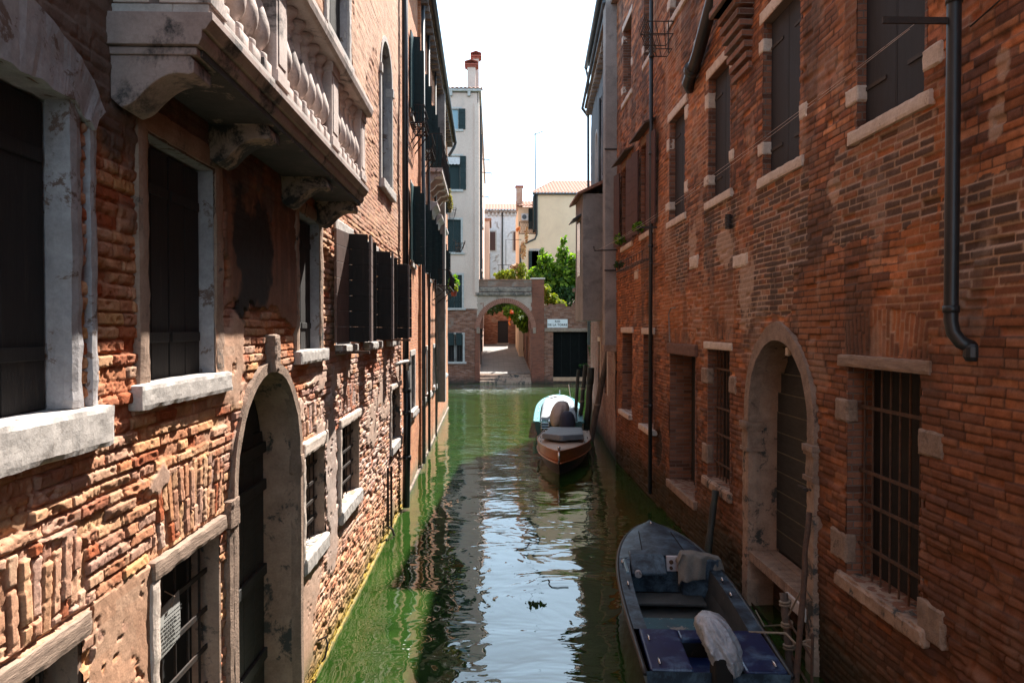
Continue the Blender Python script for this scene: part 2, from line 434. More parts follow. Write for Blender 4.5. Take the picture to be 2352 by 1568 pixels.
# ================================================================== SETTING
# water
def water_material():
    m, t, b, o = nt('canal_water')
    g = t.nodes.new('ShaderNodeNewGeometry')
    mp = t.nodes.new('ShaderNodeMapping'); mp.inputs['Scale'].default_value = (.62, 1.0, 1); t.links.new(g.outputs['Position'], mp.inputs['Vector'])
    n1 = noise_n(t, mp.outputs[0], 1.15, 3, .5, .5)
    mp2 = t.nodes.new('ShaderNodeMapping'); mp2.inputs['Scale'].default_value = (.7, 1.25, 1); mp2.inputs['Rotation'].default_value = (0, 0, .35); t.links.new(g.outputs['Position'], mp2.inputs['Vector'])
    n2 = noise_n(t, mp2.outputs[0], 3.6, 3, .5, .8)
    n3 = noise_n(t, mp2.outputs[0], 14, 2, .5, .3)
    sp = t.nodes.new('ShaderNodeSeparateXYZ'); t.links.new(g.outputs['Position'], sp.inputs[0])
    far = ramp(t, mathn(t, 'DIVIDE', sp.outputs[1], 60.0), [(.14, 0.0), (.40, .28), (.60, .5), (.68, 1.2)])
    h = mathn(t, 'ADD', mathn(t, 'MULTIPLY', n1, 1.15), mathn(t, 'MULTIPLY', n2, .055))
    chop = mathn(t, 'MULTIPLY', mathn(t, 'MULTIPLY', n3, far), .22)
    h = mathn(t, 'ADD', h, chop)
    bump(t, b, h, 1.0, .033)
    murk = noise_n(t, g.outputs['Position'], .9, 6, .65, .8)
    col = mixc(t, ramp(t, murk, [(.35, 0.0), (.68, 1.0)]), (.010, .031, .005), (.022, .055, .010))
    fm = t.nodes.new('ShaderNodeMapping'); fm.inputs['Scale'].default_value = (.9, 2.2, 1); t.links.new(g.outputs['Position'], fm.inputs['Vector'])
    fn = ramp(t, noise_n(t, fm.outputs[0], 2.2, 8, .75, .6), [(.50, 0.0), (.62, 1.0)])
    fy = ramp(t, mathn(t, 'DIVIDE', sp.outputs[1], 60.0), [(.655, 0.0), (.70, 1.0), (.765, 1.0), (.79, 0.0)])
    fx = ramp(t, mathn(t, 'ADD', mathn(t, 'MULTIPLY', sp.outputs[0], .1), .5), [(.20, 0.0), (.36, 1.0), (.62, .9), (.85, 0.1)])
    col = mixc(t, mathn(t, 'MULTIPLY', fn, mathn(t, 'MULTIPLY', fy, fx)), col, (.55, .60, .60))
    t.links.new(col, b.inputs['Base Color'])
    b.inputs['Roughness'].default_value = .015
    b.inputs['IOR'].default_value = 2.1
    return m
wb = MB()
wb.box(-220, 220, -60, 300, -3.0, 0.0)
tag(wb.build('water', water_material()), kind='structure')

# ================================================================== heightfield brick walls
PALA = np.array([(.52, .30, .17), (.60, .36, .20), (.50, .28, .17), (.60, .40, .25), (.38, .12, .05), (.56, .32, .20), (.62, .42, .26), (.50, .26, .15), (.52, .34, .24), (.60, .39, .19)])
PALB = np.array([(.50, .34, .29), (.56, .40, .34), (.45, .29, .25), (.60, .46, .41), (.44, .22, .15), (.52, .37, .32), (.48, .25, .15), (.40, .25, .22), (.54, .35, .27), (.58, .40, .33)])
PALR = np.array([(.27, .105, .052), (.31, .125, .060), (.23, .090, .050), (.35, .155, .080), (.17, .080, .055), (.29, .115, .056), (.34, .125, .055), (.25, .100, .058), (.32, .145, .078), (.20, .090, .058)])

def brick_field(u, v, seed, L=.265, H=.067, jt=.011, wob=.014, soft=.009):
    rng = np.random.default_rng(seed)
    uu = u + .010 * (vn(u * 3, v * 3, seed + 9) - .5)
    vv = v + wob * 2 * (fbm(u * .9, v * .7, seed + 1, 3) - .5) + .0035 * (vn(u * 8, v * 8, seed + 2) - .5)
    j = np.floor(vv / H).astype(np.int64); fv = vv - j * H; j -= j.min()
    nc = int(j.max()) + 1; u0 = uu.min(); nb = int((uu.max() - u0) / (.5 * L)) + 8
    lens = rng.choice([L, L, L, .5 * L], size=(nc, nb)) * rng.uniform(.9, 1.07, (nc, nb))
    ed = np.concatenate([np.zeros((nc, 1)), np.cumsum(lens, 1)], 1) - rng.uniform(.05, L, (nc, 1))
    BIG = ed.max() + 10
    flat = (ed + np.arange(nc)[:, None] * BIG).ravel()
    q = (uu - u0) + j * BIG
    k = np.clip(np.searchsorted(flat, q, 'right') - 1, 0, len(flat) - 2)
    du = np.minimum(q - flat[k], flat[k + 1] - q); dv = np.minimum(fv, H - fv)
    d = np.minimum(du, dv) + .0045 * (fbm(u * 55, v * 55, seed + 3, 2) - .5)
    s = sm(jt * .35, jt * .35 + soft, d)
    Rn = rng.random((len(flat), 5))[k]
    # tilt of each brick face
    lu = (q - flat[k]) / L - .5; lv = fv / H - .5
    tilt = (Rn[:, 3] - .5) * lu * .018 + (Rn[:, 4] - .5) * lv * .012
    return s, Rn, tilt

def wall_sheet(name, parent, wall, us, zs, func, holes, mat, smooth=True):
    us = np.unique(np.round(np.concatenate([us] + [np.array([h[0], h[1]]) for h in holes]), 4))
    zs = np.unique(np.round(np.concatenate([zs] + [np.array([h[2], h[3]]) for h in holes]), 4))
    U, Z = np.meshgrid(us, zs); nz, nu = U.shape; u, z = U.ravel(), Z.ravel()
    h, col = func(u, z)
    co = np.empty((len(u), 3))
    co[:, 0] = wall.o.x + wall.t.x * u + wall.n.x * h; co[:, 1] = wall.o.y + wall.t.y * u + wall.n.y * h; co[:, 2] = z
    a = (np.arange(nz - 1)[:, None] * nu + np.arange(nu - 1)[None, :]).ravel()
    cu = ((U[:-1, :-1] + U[1:, 1:]) / 2).ravel(); cz = ((Z[:-1, :-1] + Z[1:, 1:]) / 2).ravel()
    keep = np.ones(len(a), bool)
    for hl in holes:
        ins = (cu > hl[0]) & (cu < hl[1]) & (cz > hl[2]) & (cz < hl[3])
        if len(hl) > 4:   # arched: semicircle of radius half the width sprung at hl[4], squeezed to reach hl[3]
            uc, r_ = (hl[0] + hl[1]) / 2, (hl[1] - hl[0]) / 2
            ins &= (cz < hl[4]) | (((cu - uc) / r_) ** 2 + ((cz - hl[4]) / (hl[3] - hl[4])) ** 2 < 1)
        keep &= ~ins
    a = a[keep]
    quads = np.stack([a, a + 1, a + nu + 1, a + nu], 1)
    if wall.t.cross(Vector((0, 0, 1))).dot(wall.n) < 0: quads = quads[:, ::-1]
    return np_mesh(name, co, quads, mat, parent, col, smooth)

def mixa(a, b, f): return a * (1 - f[:, None]) + np.array(b) * f[:, None]
def blob(u, z, uc, zc, ru, rz, s=0, n=.5, sc=3.0):
    r_ = np.sqrt(((u - uc) / ru) ** 2 + ((z - zc) / rz) ** 2)
    return sm(1.15, .85, r_ + n * 2 * (fbm(u * sc, z * sc, s + 33, 5) - .5))
def rect(u, z, u0, u1, z0, z1, s=0, n=.08, sc=5):
    w = n * 2 * (fbm(u * sc, z * sc, s + 7, 4) - .5); w2 = n * 2 * (fbm(u * sc, z * sc, s + 77, 4) - .5)
    return ((u + w > u0) & (u + w < u1) & (z + w2 > z0) & (z + w2 < z1)).astype(float)

# ------------------------------------------------------------------ wall frames
WL1 = Wall((-1.85, 0), (0, 1), (1, 0))
WR1 = Wall((3.36, 0), (0, 1), (-1, 0))
WL2 = Wall((-1.87, 14.5), (-.23, 18.5), (1, .0125))
WR2 = Wall((3.36, 19.5), (.54, 9.0), (-1, .06))
WF = Wall((0, 48.0), (1, 0), (0, -1))

HL = [  # holes of the left front wall: u0,u1,z0,z1(,spring)
    (2.0, 3.18, 3.25, 4.60), (3.885, 4.79, 3.31, 4.65), (6.86, 7.66, 3.40, 4.72),
    (8.5, 9.3, 3.42, 4.74), (10.4, 11.35, 3.42, 4.74), (12.45, 13.35, 3.42, 4.74),
    (5.10, 6.81, .05, 3.285, 2.43), (3.93, 4.85, .95, 2.25), (2.2, 3.22, .95, 2.23),
    (6.97, 7.88, 1.36, 2.36), (8.64, 9.9, 1.40, 2.42), (12.9, 14.2, 1.5, 2.5),
    (11.85, 13.05, 6.08, 8.52, 7.92), (8.07, 9.2, 6.05, 8.9), (4.6, 6.4, 5.2, 7.9)]

def left_func(u, z):
    s, Rn, tl = brick_field(u, z, 3, jt=.012, soft=.0035, wob=.007)
    solf = np.zeros(len(u))
    for (u0, u1, z0, z1) in [(2.35, 3.28, 2.36, 2.74), (3.95, 4.95, 2.38, 2.80), (6.95, 7.9, 2.55, 2.85), (8.55, 9.95, 2.6, 2.9)]:
        uc = (u0 + u1) / 2
        m_ = (u > u0) & (u < u1) & (z > z0) & (z < z1 - .10 * ((u - uc) / (u1 - uc)) ** 2 * 1.0)
        if m_.sum() > 10:
            fan = (u[m_] - uc) * (1 - .28 * (z[m_] - z0))
            s2, R2, t2 = brick_field(z[m_] + .31, fan + 5, 11 + int(u0 * 7), L=.27, H=.064, jt=.012, wob=.003, soft=.0035)
            s[m_] = s2; Rn[m_] = R2; tl[m_] = t2; solf[m_] = 1
    ero = fbm(u * .8, z * .9, 51, 3)                       # how eroded the region is
    ero = np.clip(ero * 1.6 - .35 + .45 * sm(6.8, 7.6, u) * sm(3.4, 2.6, z), 0, 1)
    ero = ero * (1 - .8 * solf)
    jd = .015 + .010 * ero
    rough_ = fbm(u * 28, z * 28, 5, 3) - .5
    pits = sm(.72, .84, vn(u * 62, z * 62, 8)) * .006 + sm(.78, .86, vn(u * 25, z * 31, 28)) * .008
    h = s * ((Rn[:, 0] - .5) * .009 - Rn[:, 1] ** 7 * (.018 + .03 * ero) + tl) - (1 - s) * jd
    h += rough_ * (.002 + .005 * ero) * (1 - .5 * solf) - pits * (.5 + ero)
    h += (fbm(u * .7, z * .7, 61, 3) - .5) * .05
    h -= ero * .014 * sm(.58, .68, fbm(u * 7, z * 11, 71, 3))
    # colours
    ci = (Rn[:, 2] * 9.99).astype(int)
    reg = sm(5.4, 7.6, u + 1.2 * (fbm(u * .9, z * .9, 91) - .5)) * sm(.3, 1.4, z) * sm(5.2, 3.0, z) * .9
    reg = np.maximum(reg, .35 * sm(.45, .6, fbm(u * 1.3, z * 1.3, 93, 3)))
    reg = np.clip(reg + .7 * (Rn[:, 4] - .5), 0, 1)
    c = PALA[ci] * (1 - reg[:, None]) + PALB[ci] * reg[:, None]
    up = sm(4.7, 5.3, z)                                    # flatter pinkish brickwork higher up
    h = h * (1 - .6 * up)
    c = mixa(c, (.52, .36, .28), .55 * up)
    c = mixa(c, (.36, .17, .09), (1 - s) * .75 * (1 - reg) * (1 - up)); c = mixa(c, (.42, .35, .31), (1 - s) * .6 * np.maximum(reg, up * .6))
    c = c * (.80 + .40 * fbm(u * 22, z * 22, 97, 3))[:, None] * (.86 + .3 * fbm(u * 2, z * 2, 98, 3))[:, None]
    # reddened raw patches where faces have spalled
    red = sm(.70, .78, fbm(u * 3.1, z * 4.5, 99, 4)) * (1 - up)
    c = mixa(c, (.42, .15, .07), red * .6)
    c = mixa(c, (.46, .13, .05), rect(u, z, 3.42, 3.80, 2.9, 3.62, 5, .05) * .55 * (Rn[:, 1] > .45))
    c = mixa(c, (.50, .17, .06), blob(u, z, 6.55, 3.2, .5, .55, 3) * .7 * (Rn[:, 1] > .3))
    c = mixa(c, (.45, .14, .06), (blob(u, z, 9.0, 2.9, .5, .5, 13) * .35 + blob(u, z, 11.2, 3.15, .8, .25, 14) * .7) * (Rn[:, 1] > .4))
    # plaster
    pn = fbm(u * 1.5, z * 1.5, 41, 6)
    P = np.zeros(len(u)); pc = np.zeros((len(u), 3)) + (.40, .33, .28)
    def plas(mask, colr):
        nonlocal P, pc
        pc = mixa(pc, colr, (mask > P).astype(float)); P = np.maximum(P, mask)
    plas(rect(u, z, 3.3, 3.95, .2, 2.32, 1, .10, 4) * sm(.30, .34, pn + .12), (.50, .34, .24))     # pier
    plas(blob(u, z, 5.05, 3.38, .42, .35, 2, .6), (.52, .37, .28))
    plas(blob(u, z, 4.2, 5.1, 2.2, .7, 4, .8), (.17, .135, .115))
    plas(rect(u, z, 4.98, 6.75, 3.75, 4.9, 7, .2, 3), (.26, .15, .10))
    plas(blob(u, z, 2.8, 4.98, 1.2, .40, 5, .5), (.40, .34, .30))
    plas(rect(u, z, 1, 4.6, 4.9, 12, 9, .15, 2), (.17, .14, .12))
    plas(blob(u, z, 7.05, .9, .55, .75, 8, .7), (.52, .40, .33))
    plas(blob(u, z, 8.2, 1.9, .28, 1.1, 18, .8), (.50, .42, .38))
    plas(sm(.52, .55, fbm(u * .9, z * .7, 45, 6) + .14 * sm(6.2, 8.4, z) - .05) * sm(5.0, 6.4, z) * sm(7, 8, u), (.62, .45, .35))
    plas(sm(.66, .69, fbm(u * 1.3, z * 1.8, 46, 6)) * sm(3.4, 3.0, z), (.50, .38, .31))
    hole = sm(.68, .74, fbm(u * 9, z * 9, 47, 3)) * sm(3.5, 3.2, z)
    P = P * (1 - hole)
    hp = .010 + .45 * h * sm(4.0, 4.6, z) + .010 * (fbm(u * 5, z * 5, 48, 4) - .5) + .004 * rough_
    h = h * (1 - P) + hp * P
    pc = pc * (.75 + .5 * fbm(u * 4, z * 4, 49, 5))[:, None]
    c = c * (1 - P[:, None]) + pc * P[:, None]
    k_ = (1 - .8 * reg); c[:, 2] *= 1 - .10 * k_; c[:, 1] *= 1 - .07 * k_
    c = c * np.array([.93, .83, .77]) * (1 + reg[:, None] * np.array([0, .07, .13]))
    # black grime left by water under the balcony
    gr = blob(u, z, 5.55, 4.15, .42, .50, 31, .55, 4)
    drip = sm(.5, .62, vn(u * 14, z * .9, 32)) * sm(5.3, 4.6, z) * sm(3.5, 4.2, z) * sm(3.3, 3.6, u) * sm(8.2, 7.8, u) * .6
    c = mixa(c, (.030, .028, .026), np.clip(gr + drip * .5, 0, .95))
    # tide line
    tide = sm(.62, .12, z + .35 * (fbm(u * 2.4, z * 2.4, 55, 4) - .5))
    c = mixa(c, (.14, .115, .035), tide * .75); c = mixa(c, (.30, .20, .02), sm(.16, .04, z) * .8)
    c = mixa(c, (.60, .34, .22), (sm(1.6, .6, z) * .25 * (1 - tide)))
    return h, np.clip(c, .01, .85)

def right_func(u, z):
    s, Rn, tl = brick_field(u, z, 23, jt=.010, wob=.012, soft=.007)
    for (u0, u1, z0, z1) in [(5.42, 6.75, 3.37, 3.78), (9.95, 11.1, 3.45, 3.75), (11.8, 13.5, 3.30, 3.6)]:
        uc = (u0 + u1) / 2
        m_ = (u > u0) & (u < u1) & (z > z0) & (z < z1 - .12 * ((u - uc) / (u1 - uc)) ** 2)
        if m_.sum() > 10:
            s2, R2, t2 = brick_field(z[m_] + .31, (u[m_] - uc) * (1 - .28 * (z[m_] - z0)) + 5, 31 + int(u0 * 7), L=.30, H=.066, jt=.011, wob=.006)
            s[m_] = s2; Rn[m_] = R2; tl[m_] = t2
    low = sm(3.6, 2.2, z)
    rough_ = fbm(u * 26, z * 26, 105, 3) - .5
    h = s * ((Rn[:, 0] - .5) * (.007 + .008 * low) - Rn[:, 1] ** 8 * .03 + tl * .25) - (1 - s) * (.006 + .007 * low)
    h += rough_ * .007 + (fbm(u * .6, z * .6, 161, 3) - .5) * .05
    h -= .03 * sm(.62, .75, fbm(u * 2.3, z * 3.1, 163, 4)) * low
    ci = (Rn[:, 2] * 9.99).astype(int)
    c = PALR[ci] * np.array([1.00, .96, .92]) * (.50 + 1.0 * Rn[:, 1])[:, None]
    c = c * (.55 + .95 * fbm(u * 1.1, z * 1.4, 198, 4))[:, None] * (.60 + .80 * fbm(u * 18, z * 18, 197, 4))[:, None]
    dk = sm(.50, .64, fbm(u * 1.2, z * 1.5, 171, 5)) * sm(5.8, 5.0, z) * sm(2.8, 3.6, z)
    c = mixa(c, (.085, .055, .042), dk * .75)
    lt = sm(.60, .70, fbm(u * 1.6, z * .9, 173, 5))
    c = mixa(c, (.34, .22, .16), lt * .40 * (Rn[:, 3] > .35))
    bright = sm(.56, .68, fbm(u * .8, z * .8, 175, 4))
    c = mixa(c, (.42, .14, .045), bright * .45)
    mort = (.40, .25, .17)
    mf = (1 - s) * (.10 + .75 * sm(.46, .60, fbm(u * .9, z * 1.2, 177, 4)) * sm(2.8, 3.6, z))
    c = mixa(c, mort, mf); c = mixa(c, (.045, .028, .022), (1 - s) * (1 - sm(.46, .60, fbm(u * .9, z * 1.2, 177, 4))) * .85)
    for (a, b, z0, z1, k) in [(5.35, 7.0, 4.45, 5.34, 1), (7.55, 9.15, 4.3, 5.38, 2), (9.85, 11.35, 4.55, 5.48, 3), (12.3, 13.9, 4.5, 5.54, 4), (7.9, 9.8, 3.75, 4.4, 5), (4.2, 5.3, 3.9, 4.6, 6)]:
        pm = rect(u, z, a, b, z0, z1, 300 + k, .10, 2.5)
        c = mixa(c, (.095, .062, .048), s * pm * (.35 + .6 * (Rn[:, 4] > .4))); c = mixa(c, (.46, .33, .25), (1 - s) * pm * .75)
    for (a, b, z0, z1, k, t_) in [(3, 7.6, 2.6, 3.9, 1, (.24, .095, .05)), (9.6, 14, 3.5, 4.4, 2, (.36, .13, .05)), (5, 8, 5.9, 8, 3, (.33, .15, .085)), (13, 17, 3.6, 7, 4, (.38, .15, .06)), (3, 5.4, 1, 2.6, 5, (.12, .06, .045))]:
        c = mixa(c, t_, rect(u, z, a, b, z0, z1, 320 + k, .35, 1.2) * .38 * s)
    salt = sm(.62, .70, fbm(u * 2.6, z * 1.3, 341, 6)); c = mixa(c, (.40, .29, .23), salt * .28)
    soot = sm(.55, .66, vn(u * 3.3, z * .35, 343)) * sm(.42, .6, fbm(u * .8, z * .6, 345, 4)); c = mixa(c, (.055, .04, .034), soot * .55)
    for (uc, zc, ru, rz, k) in [(9.4, 4.15, .25, .5, 1), (10.3, 4.85, .35, .3, 2), (6.95, 4.98, .14, .13, 3), (4.72, 5.0, .07, .12, 4), (4.66, 5.35, .06, .09, 5), (12.0, 5.0, .3, .4, 6)]:
        c = mixa(c, (.42, .30, .23), blob(u, z, uc, zc, ru, rz, 180 + k, .7, 6) * .75)
    c = mixa(c, (.15, .065, .042), low * .40); c = c * (1 - .30 * sm(3.6, 1.0, z)[:, None])  # lower wall darkened in colour: damp brick plus a painted fall-off of light
    for (uc, zc, ru, rz) in [(15.4, 4.1, .28, .3), (14.5, 1.2, .35, .4)]:
        b_ = blob(u, z, uc, zc, ru, rz, 190, .2); c = mixa(c, (.03, .025, .022), b_ * .9); h -= .05 * b_
    tide = sm(1.15, .35, z + .5 * (fbm(u * 1.7, z * 1.7, 155, 4) - .5))
    c = mixa(c, (.030, .028, .014), tide * .85)
    return h, np.clip(c, .008, .8)

def cat(*segs):
    return np.concatenate([np.arange(a, b, st) for a, b, st in segs])

# ================================================================== building pieces
def arch_path(u0, u1, z0, zs, zt, n=20, grow=0.0):
    uc, r_ = (u0 + u1) / 2, (u1 - u0) / 2 + grow
    p = [(uc - r_, z0 + (zs - z0) * k / 6) for k in range(6)]
    p += [(uc - r_ * math.cos(math.pi * k / n), zs + (zt - zs + grow) * math.sin(math.pi * k / n)) for k in range(n + 1)]
    p += [(uc + r_, zs - (zs - z0) * k / 6) for k in range(1, 7)]
    return p

def rect_path(u0, u1, z0, z1, g=0.0):
    return [(u0 - g, z0), (u0 - g, z1 + g), (u1 + g, z1 + g), (u1 + g, z0)]

def leaf(mb, o, a, up, th, nplank, horizontal=False, batten=True):
    """boarded shutter leaf from origin o spanning a (width) and up (height); th: thickness vector"""
    o, a, up, th = map(Vector, (o, a, up, th))
    for k in range(nplank):
        if horizontal: mb.obox(o + up * ((k + .012) / nplank), a, up * (.976 / nplank), th)
        else: mb.obox(o + a * ((k + .02) / nplank), a * (.96 / nplank), up, th)
    if batten:
        for q in (.16, .80):
            mb.obox(o + up * q + th + a * .04, a * .92, up * .045, th * .35)

def shutters_closed(w, par, u0, u1, z0, z1, d, mat, name='shutter', n=2):
    mid = (u0 + u1) / 2
    for (a, b) in ((u0 + .01, mid - .004), (mid + .004, u1 - .01)):
        mb = MB(w); o = w.P(a, d, z0 + .005)
        leaf(mb, o, w.t * (b - a), (0, 0, z1 - z0 - .02), w.n * .035, n)
        mb.build(name, mat, par, bevel=.003, seg=1)

def grille(w, par, u0, u1, z0, z1, d, nv, zh, r_=.009, mat=None, flat=True):
    mb = MB(w)
    for k in range(nv):
        u = u0 + (u1 - u0) * (k + .5) / nv
        mb.tube([(u, d, z0), (u, d, z1)], r_, 6)
    for z in zh:
        mb.box(u0 - .01, u1 + .01, d + r_ * .6, d + r_ * .6 + .012, z - .016, z + .016)
    return mb.build('grille', mat or m_iron, par)

def reveal(w, u0, u1, z0, z1, depth, mat, root, name='window', bottom=True):
    """lining of an opening: four boards running inward"""
    mb = MB(w); t = .03
    mb.box(u0 - t, u0 + .0, -depth, -.004, z0 - t, z1 + t); mb.box(u1, u1 + t, -depth, -.004, z0 - t, z1 + t)
    mb.box(u0, u1, -depth, -.004, z1, z1 + t)
    if bottom: mb.box(u0, u1, -depth, -.004, z0 - t, z0)
    mb.box(u0 - t, u1 + t, -depth - .02, -depth, z0 - t, z1 + t)
    return mb.build(name, mat, root)

def stone(w, par, u0, u1, d0, d1, z0, z1, mat, name='quoin_stone', rough=.006, seg=.045, chip=.006):
    return MB(w).box(u0, u1, d0, d1, z0, z1, seg * .6, chip).build(name, mat, par, rough=rough * .6, rscale=14, smooth=False)

def body(w, root, u0, u1, z1, mat, d0=-.55, d1=-8, close=0.0, name='wall'):
    mb = MB(w); mb.box(u0, u1, d1, d0, -.5, z1)
    mb.box(u0, u0 + .06, d0 + .002, close - .03, -.5, z1); mb.box(u1 - .06, u1, d0 + .002, close - .03, -.5, z1)
    mb.box(u0 + .06, u1 - .06, d0 + .002, close - .03, z1 - .08, z1)
    return mb.build(name, mat, root)

def leaves(name, blobs, n, size, mat, parent=None, seed=0, base=False, droop=.3):
    rng = np.random.default_rng(seed)
    vol = np.array([b[1][0] * b[1][1] * b[1][2] for b in blobs]) ** .8; pick = rng.choice(len(blobs), n, p=vol / vol.sum())
    C = np.array([b[0] for b in blobs])[pick]; S = np.array([b[1] for b in blobs])[pick]
    d = rng.normal(size=(n, 3)); d /= np.linalg.norm(d, axis=1)[:, None]; rr = rng.random(n) ** .42
    P = C + d * S * rr[:, None]
    nrm = d * .6 + rng.normal(size=(n, 3)) * .7 + np.array([0, 0, .5]); nrm /= np.linalg.norm(nrm, axis=1)[:, None]
    a = np.cross(nrm, rng.normal(size=(n, 3))); a /= np.linalg.norm(a, axis=1)[:, None]; a[:, 2] -= droop; b = np.cross(nrm, a)
    sz = size * rng.uniform(.55, 1.3, n)[:, None]
    v = np.stack([P - a * sz * .5, P + b * sz * .36 + nrm * sz * .06, P + a * sz * .55, P - b * sz * .36 + nrm * sz * .06], 1).reshape(-1, 3)
    loc = np.zeros(3)
    if base: loc = np.array([v[:, 0].mean(), v[:, 1].mean(), v[:, 2].min()]); v = v - loc
    o = np_mesh(name, v, np.arange(4 * n).reshape(-1, 4), mat, parent, smooth=False)
    if base: o.location = loc
    return o

# ================================================================== LEFT FRONT HOUSE
house_l = thing('canal_house', 'sunlit worn brick house on the left with the stone balustrade balcony', 'house', (-1.85, 8, 0))
us = cat((1.2, 2.4, .03), (2.4, 4.5, .0075), (4.5, 7, .011), (7, 10, .019), (10, 14.51, .038))
zs = cat((-.3, 3.8, .0082), (3.8, 6.5, .0125), (6.5, 9.9, .019), (9.9, 13.0, .1))
wall_sheet('wall', house_l, WL1, us, zs, left_func, HL, m_wall, False)
body(WL1, house_l, 1.15, 14.5, 13.0, m_black, name='inner_wall')
MB(WL1).box(-7, 1.2, -8, 0, -.5, 13).build('rear_wall', m_brick_l2, house_l)
MB(WL1).box(-7, 14.5, -8, .30, 13.0, 13.2).build('eave', m_band, house_l)

def window_l(u0, u1, z0, z1, depth=.14, mat=m_frame):
    return reveal(WL1, u0, u1, z0, z1, depth, mat, house_l)

# big shuttered window with a rough pale surround
w = window_l(2.0, 3.18, 3.25, 4.60, .15)
mb = MB(WL1); mb.box(3.16, 3.25, -.10, .018, 3.25, 4.62, .04, .006); mb.box(3.305, 3.36, -.05, .022, 3.25, 4.75, .03, .004)
mb.build('jamb', m_frame, w, rough=.006)
mb = MB(WL1)
inn = [(1.9, 4.58), (2.4, 4.60), (2.8, 4.60), (3.05, 4.60), (3.18, 4.59), (3.25, 4.55), (3.34, 4.50)]
out = [(1.9, 4.98), (2.4, 4.97), (2.8, 4.93), (3.05, 4.86), (3.2, 4.80), (3.31, 4.73), (3.40, 4.60)]
I2, O2 = [], []
for i in range(len(inn) - 1):
    for k in range(7):
        q = k / 7; I2.append(tuple(inn[i][j] * (1 - q) + inn[i + 1][j] * q for j in (0, 1))); O2.append(tuple(out[i][j] * (1 - q) + out[i + 1][j] * q for j in (0, 1)))
mb.frame(I2, O2, -.12, .035).build('lintel', m_frame, w, rough=.016, rscale=7)
stone(WL1, w, 1.9, 3.40, -.14, .075, 3.06, 3.25, m_white, 'sill', .007)
shutters_closed(WL1, w, 2.0, 3.18, 3.25, 4.60, -.14, m_wood_dk)

w = window_l(3.885, 4.79, 3.31, 4.65)
mb = MB(WL1); mb.box(3.765, 3.875, -.1, .016, 3.31, 4.78, .04, .006); mb.box(4.80, 4.93, -.1, .016, 3.31, 4.78, .04, .006); mb.box(3.765, 4.93, -.1, .014, 4.66, 4.80, .04, .006)
mb.build('jamb', m_warmstone, w, rough=.006)
stone(WL1, w, 3.70, 4.98, -.14, .055, 3.18, 3.315, m_white, 'sill', .007)
shutters_closed(WL1, w, 3.885, 4.79, 3.31, 4.65, -.13, m_wood_dk)

w = window_l(6.86, 7.66, 3.40, 4.72)
mb = MB(WL1); mb.box(6.74, 6.85, -.1, .016, 3.40, 4.80, .04, .006); mb.box(7.67, 7.80, -.1, .016, 3.40, 4.80, .04, .006); mb.box(6.74, 7.8, -.1, .014, 4.73, 4.85, .04, .006)
mb.build('jamb', m_warmstone, w, rough=.006)
stone(WL1, w, 6.72, 7.86, -.13, .06, 3.27, 3.40, m_white, 'sill', .006)
shutters_closed(WL1, w, 6.86, 7.66, 3.40, 4.72, -.13, m_wood_dk)

# three windows with open folding brown shutters
for (u0, u1) in ((8.5, 9.3), (10.4, 11.35), (12.45, 13.35)):
    z0, z1 = 3.42, 4.74
    w = window_l(u0, u1, z0, z1, .14, m_frame)
    stone(WL1, w, u0 - .16, u1 + .12, -.04, .03, z1, z1 + .17, m_white, 'lintel', .006)
    stone(WL1, w, u0 - .10, u1 + .12, -.13, .09, z0 - .11, z0, m_white, 'sill', .006)
    s_ = .0
    def pl(pa, pb, name='shutter', mat=m_sh_brown):
        A = Vector(WL1.P(pa[0], pa[1], z0 + .03)); B = Vector(WL1.P(pb[0], pb[1], z0 + .03)); d = B - A
        nrm = Vector((d.y, -d.x, 0)).normalized() * .03
        mb = MB(); leaf(mb, A, d, (0, 0, z1 - z0 - .02), nrm, 7, True, False)
        ir = MB(); c = A + d * .3 + nrm * 1.5 + Vector((0, 0, .45)); ir.tube([c, c + nrm * .6 + Vector((0, 0, .06)), c + nrm * .4 + Vector((0, 0, .20))], .007, 5, True)
        ir.tube([c + Vector((0, 0, .0)), c + d * .3 + Vector((0, 0, -.18))], .006, 5, True)
        o = mb.build(name, mat, w, bevel=.002, seg=1)
        return o
    pl((u0 - .36, .05), (u0 + .08, .10)); pl((u0 + .12, .09), (u0 + .20, .33), mat=m_wood_dk)  # flat panels brighter brown, cross panels dark: sun and shade put into colour
    pl((u0 + .22, .34), (u0 + .58, .30)); pl((u1 + .02, .02), (u1 + .18, .30), mat=m_wood_dk)
for (u, z, L_) in ((8.42, 3.33, .40), (12.04, 3.42, .46)):
    MB(WL1).box(u - .02, u + .02, -.05, L_, z - .012, z + .022).build('iron_arm', m_rust, house_l)

# tall arched window
u0, u1, z0, zsg, zt = 11.85, 13.05, 6.08, 7.92, 8.52
mb = MB(WL1); p = arch_path(u0, u1, z0, zsg, zt); mb.strip(p, -.16, .0)
mb.add([(q[0], -.16, q[1]) for q in p], [tuple(range(len(p)))])
w = mb.build('window', m_frame, house_l)
MB(WL1).frame(arch_path(u0, u1, z0, zsg, zt), arch_path(u0, u1, z0, zsg, zt, grow=.09), -.05, .025).build('jamb', m_white, w, rough=.004)
stone(WL1, w, u0 - .12, u1 + .14, -.14, .08, z0 - .16, z0, m_white, 'sill', .006)
for (a, b) in ((u1 - .01, u1 + .13), (u0 - .13, u0 + .01)): MB(WL1).box(a, b, -.10, .045, zsg - .12, zsg + .03).build('capital', m_white, w, bevel=.01)
mb = MB(WL1); pp = [(q[0], q[1]) for q in arch_path(u0 + .02, u1 - .02, z0, zsg, zt - .02)]
mb.add([(q[0], -.13, q[1]) for q in pp], [tuple(range(len(pp)))]); mb.build('pane', m_glass, w)
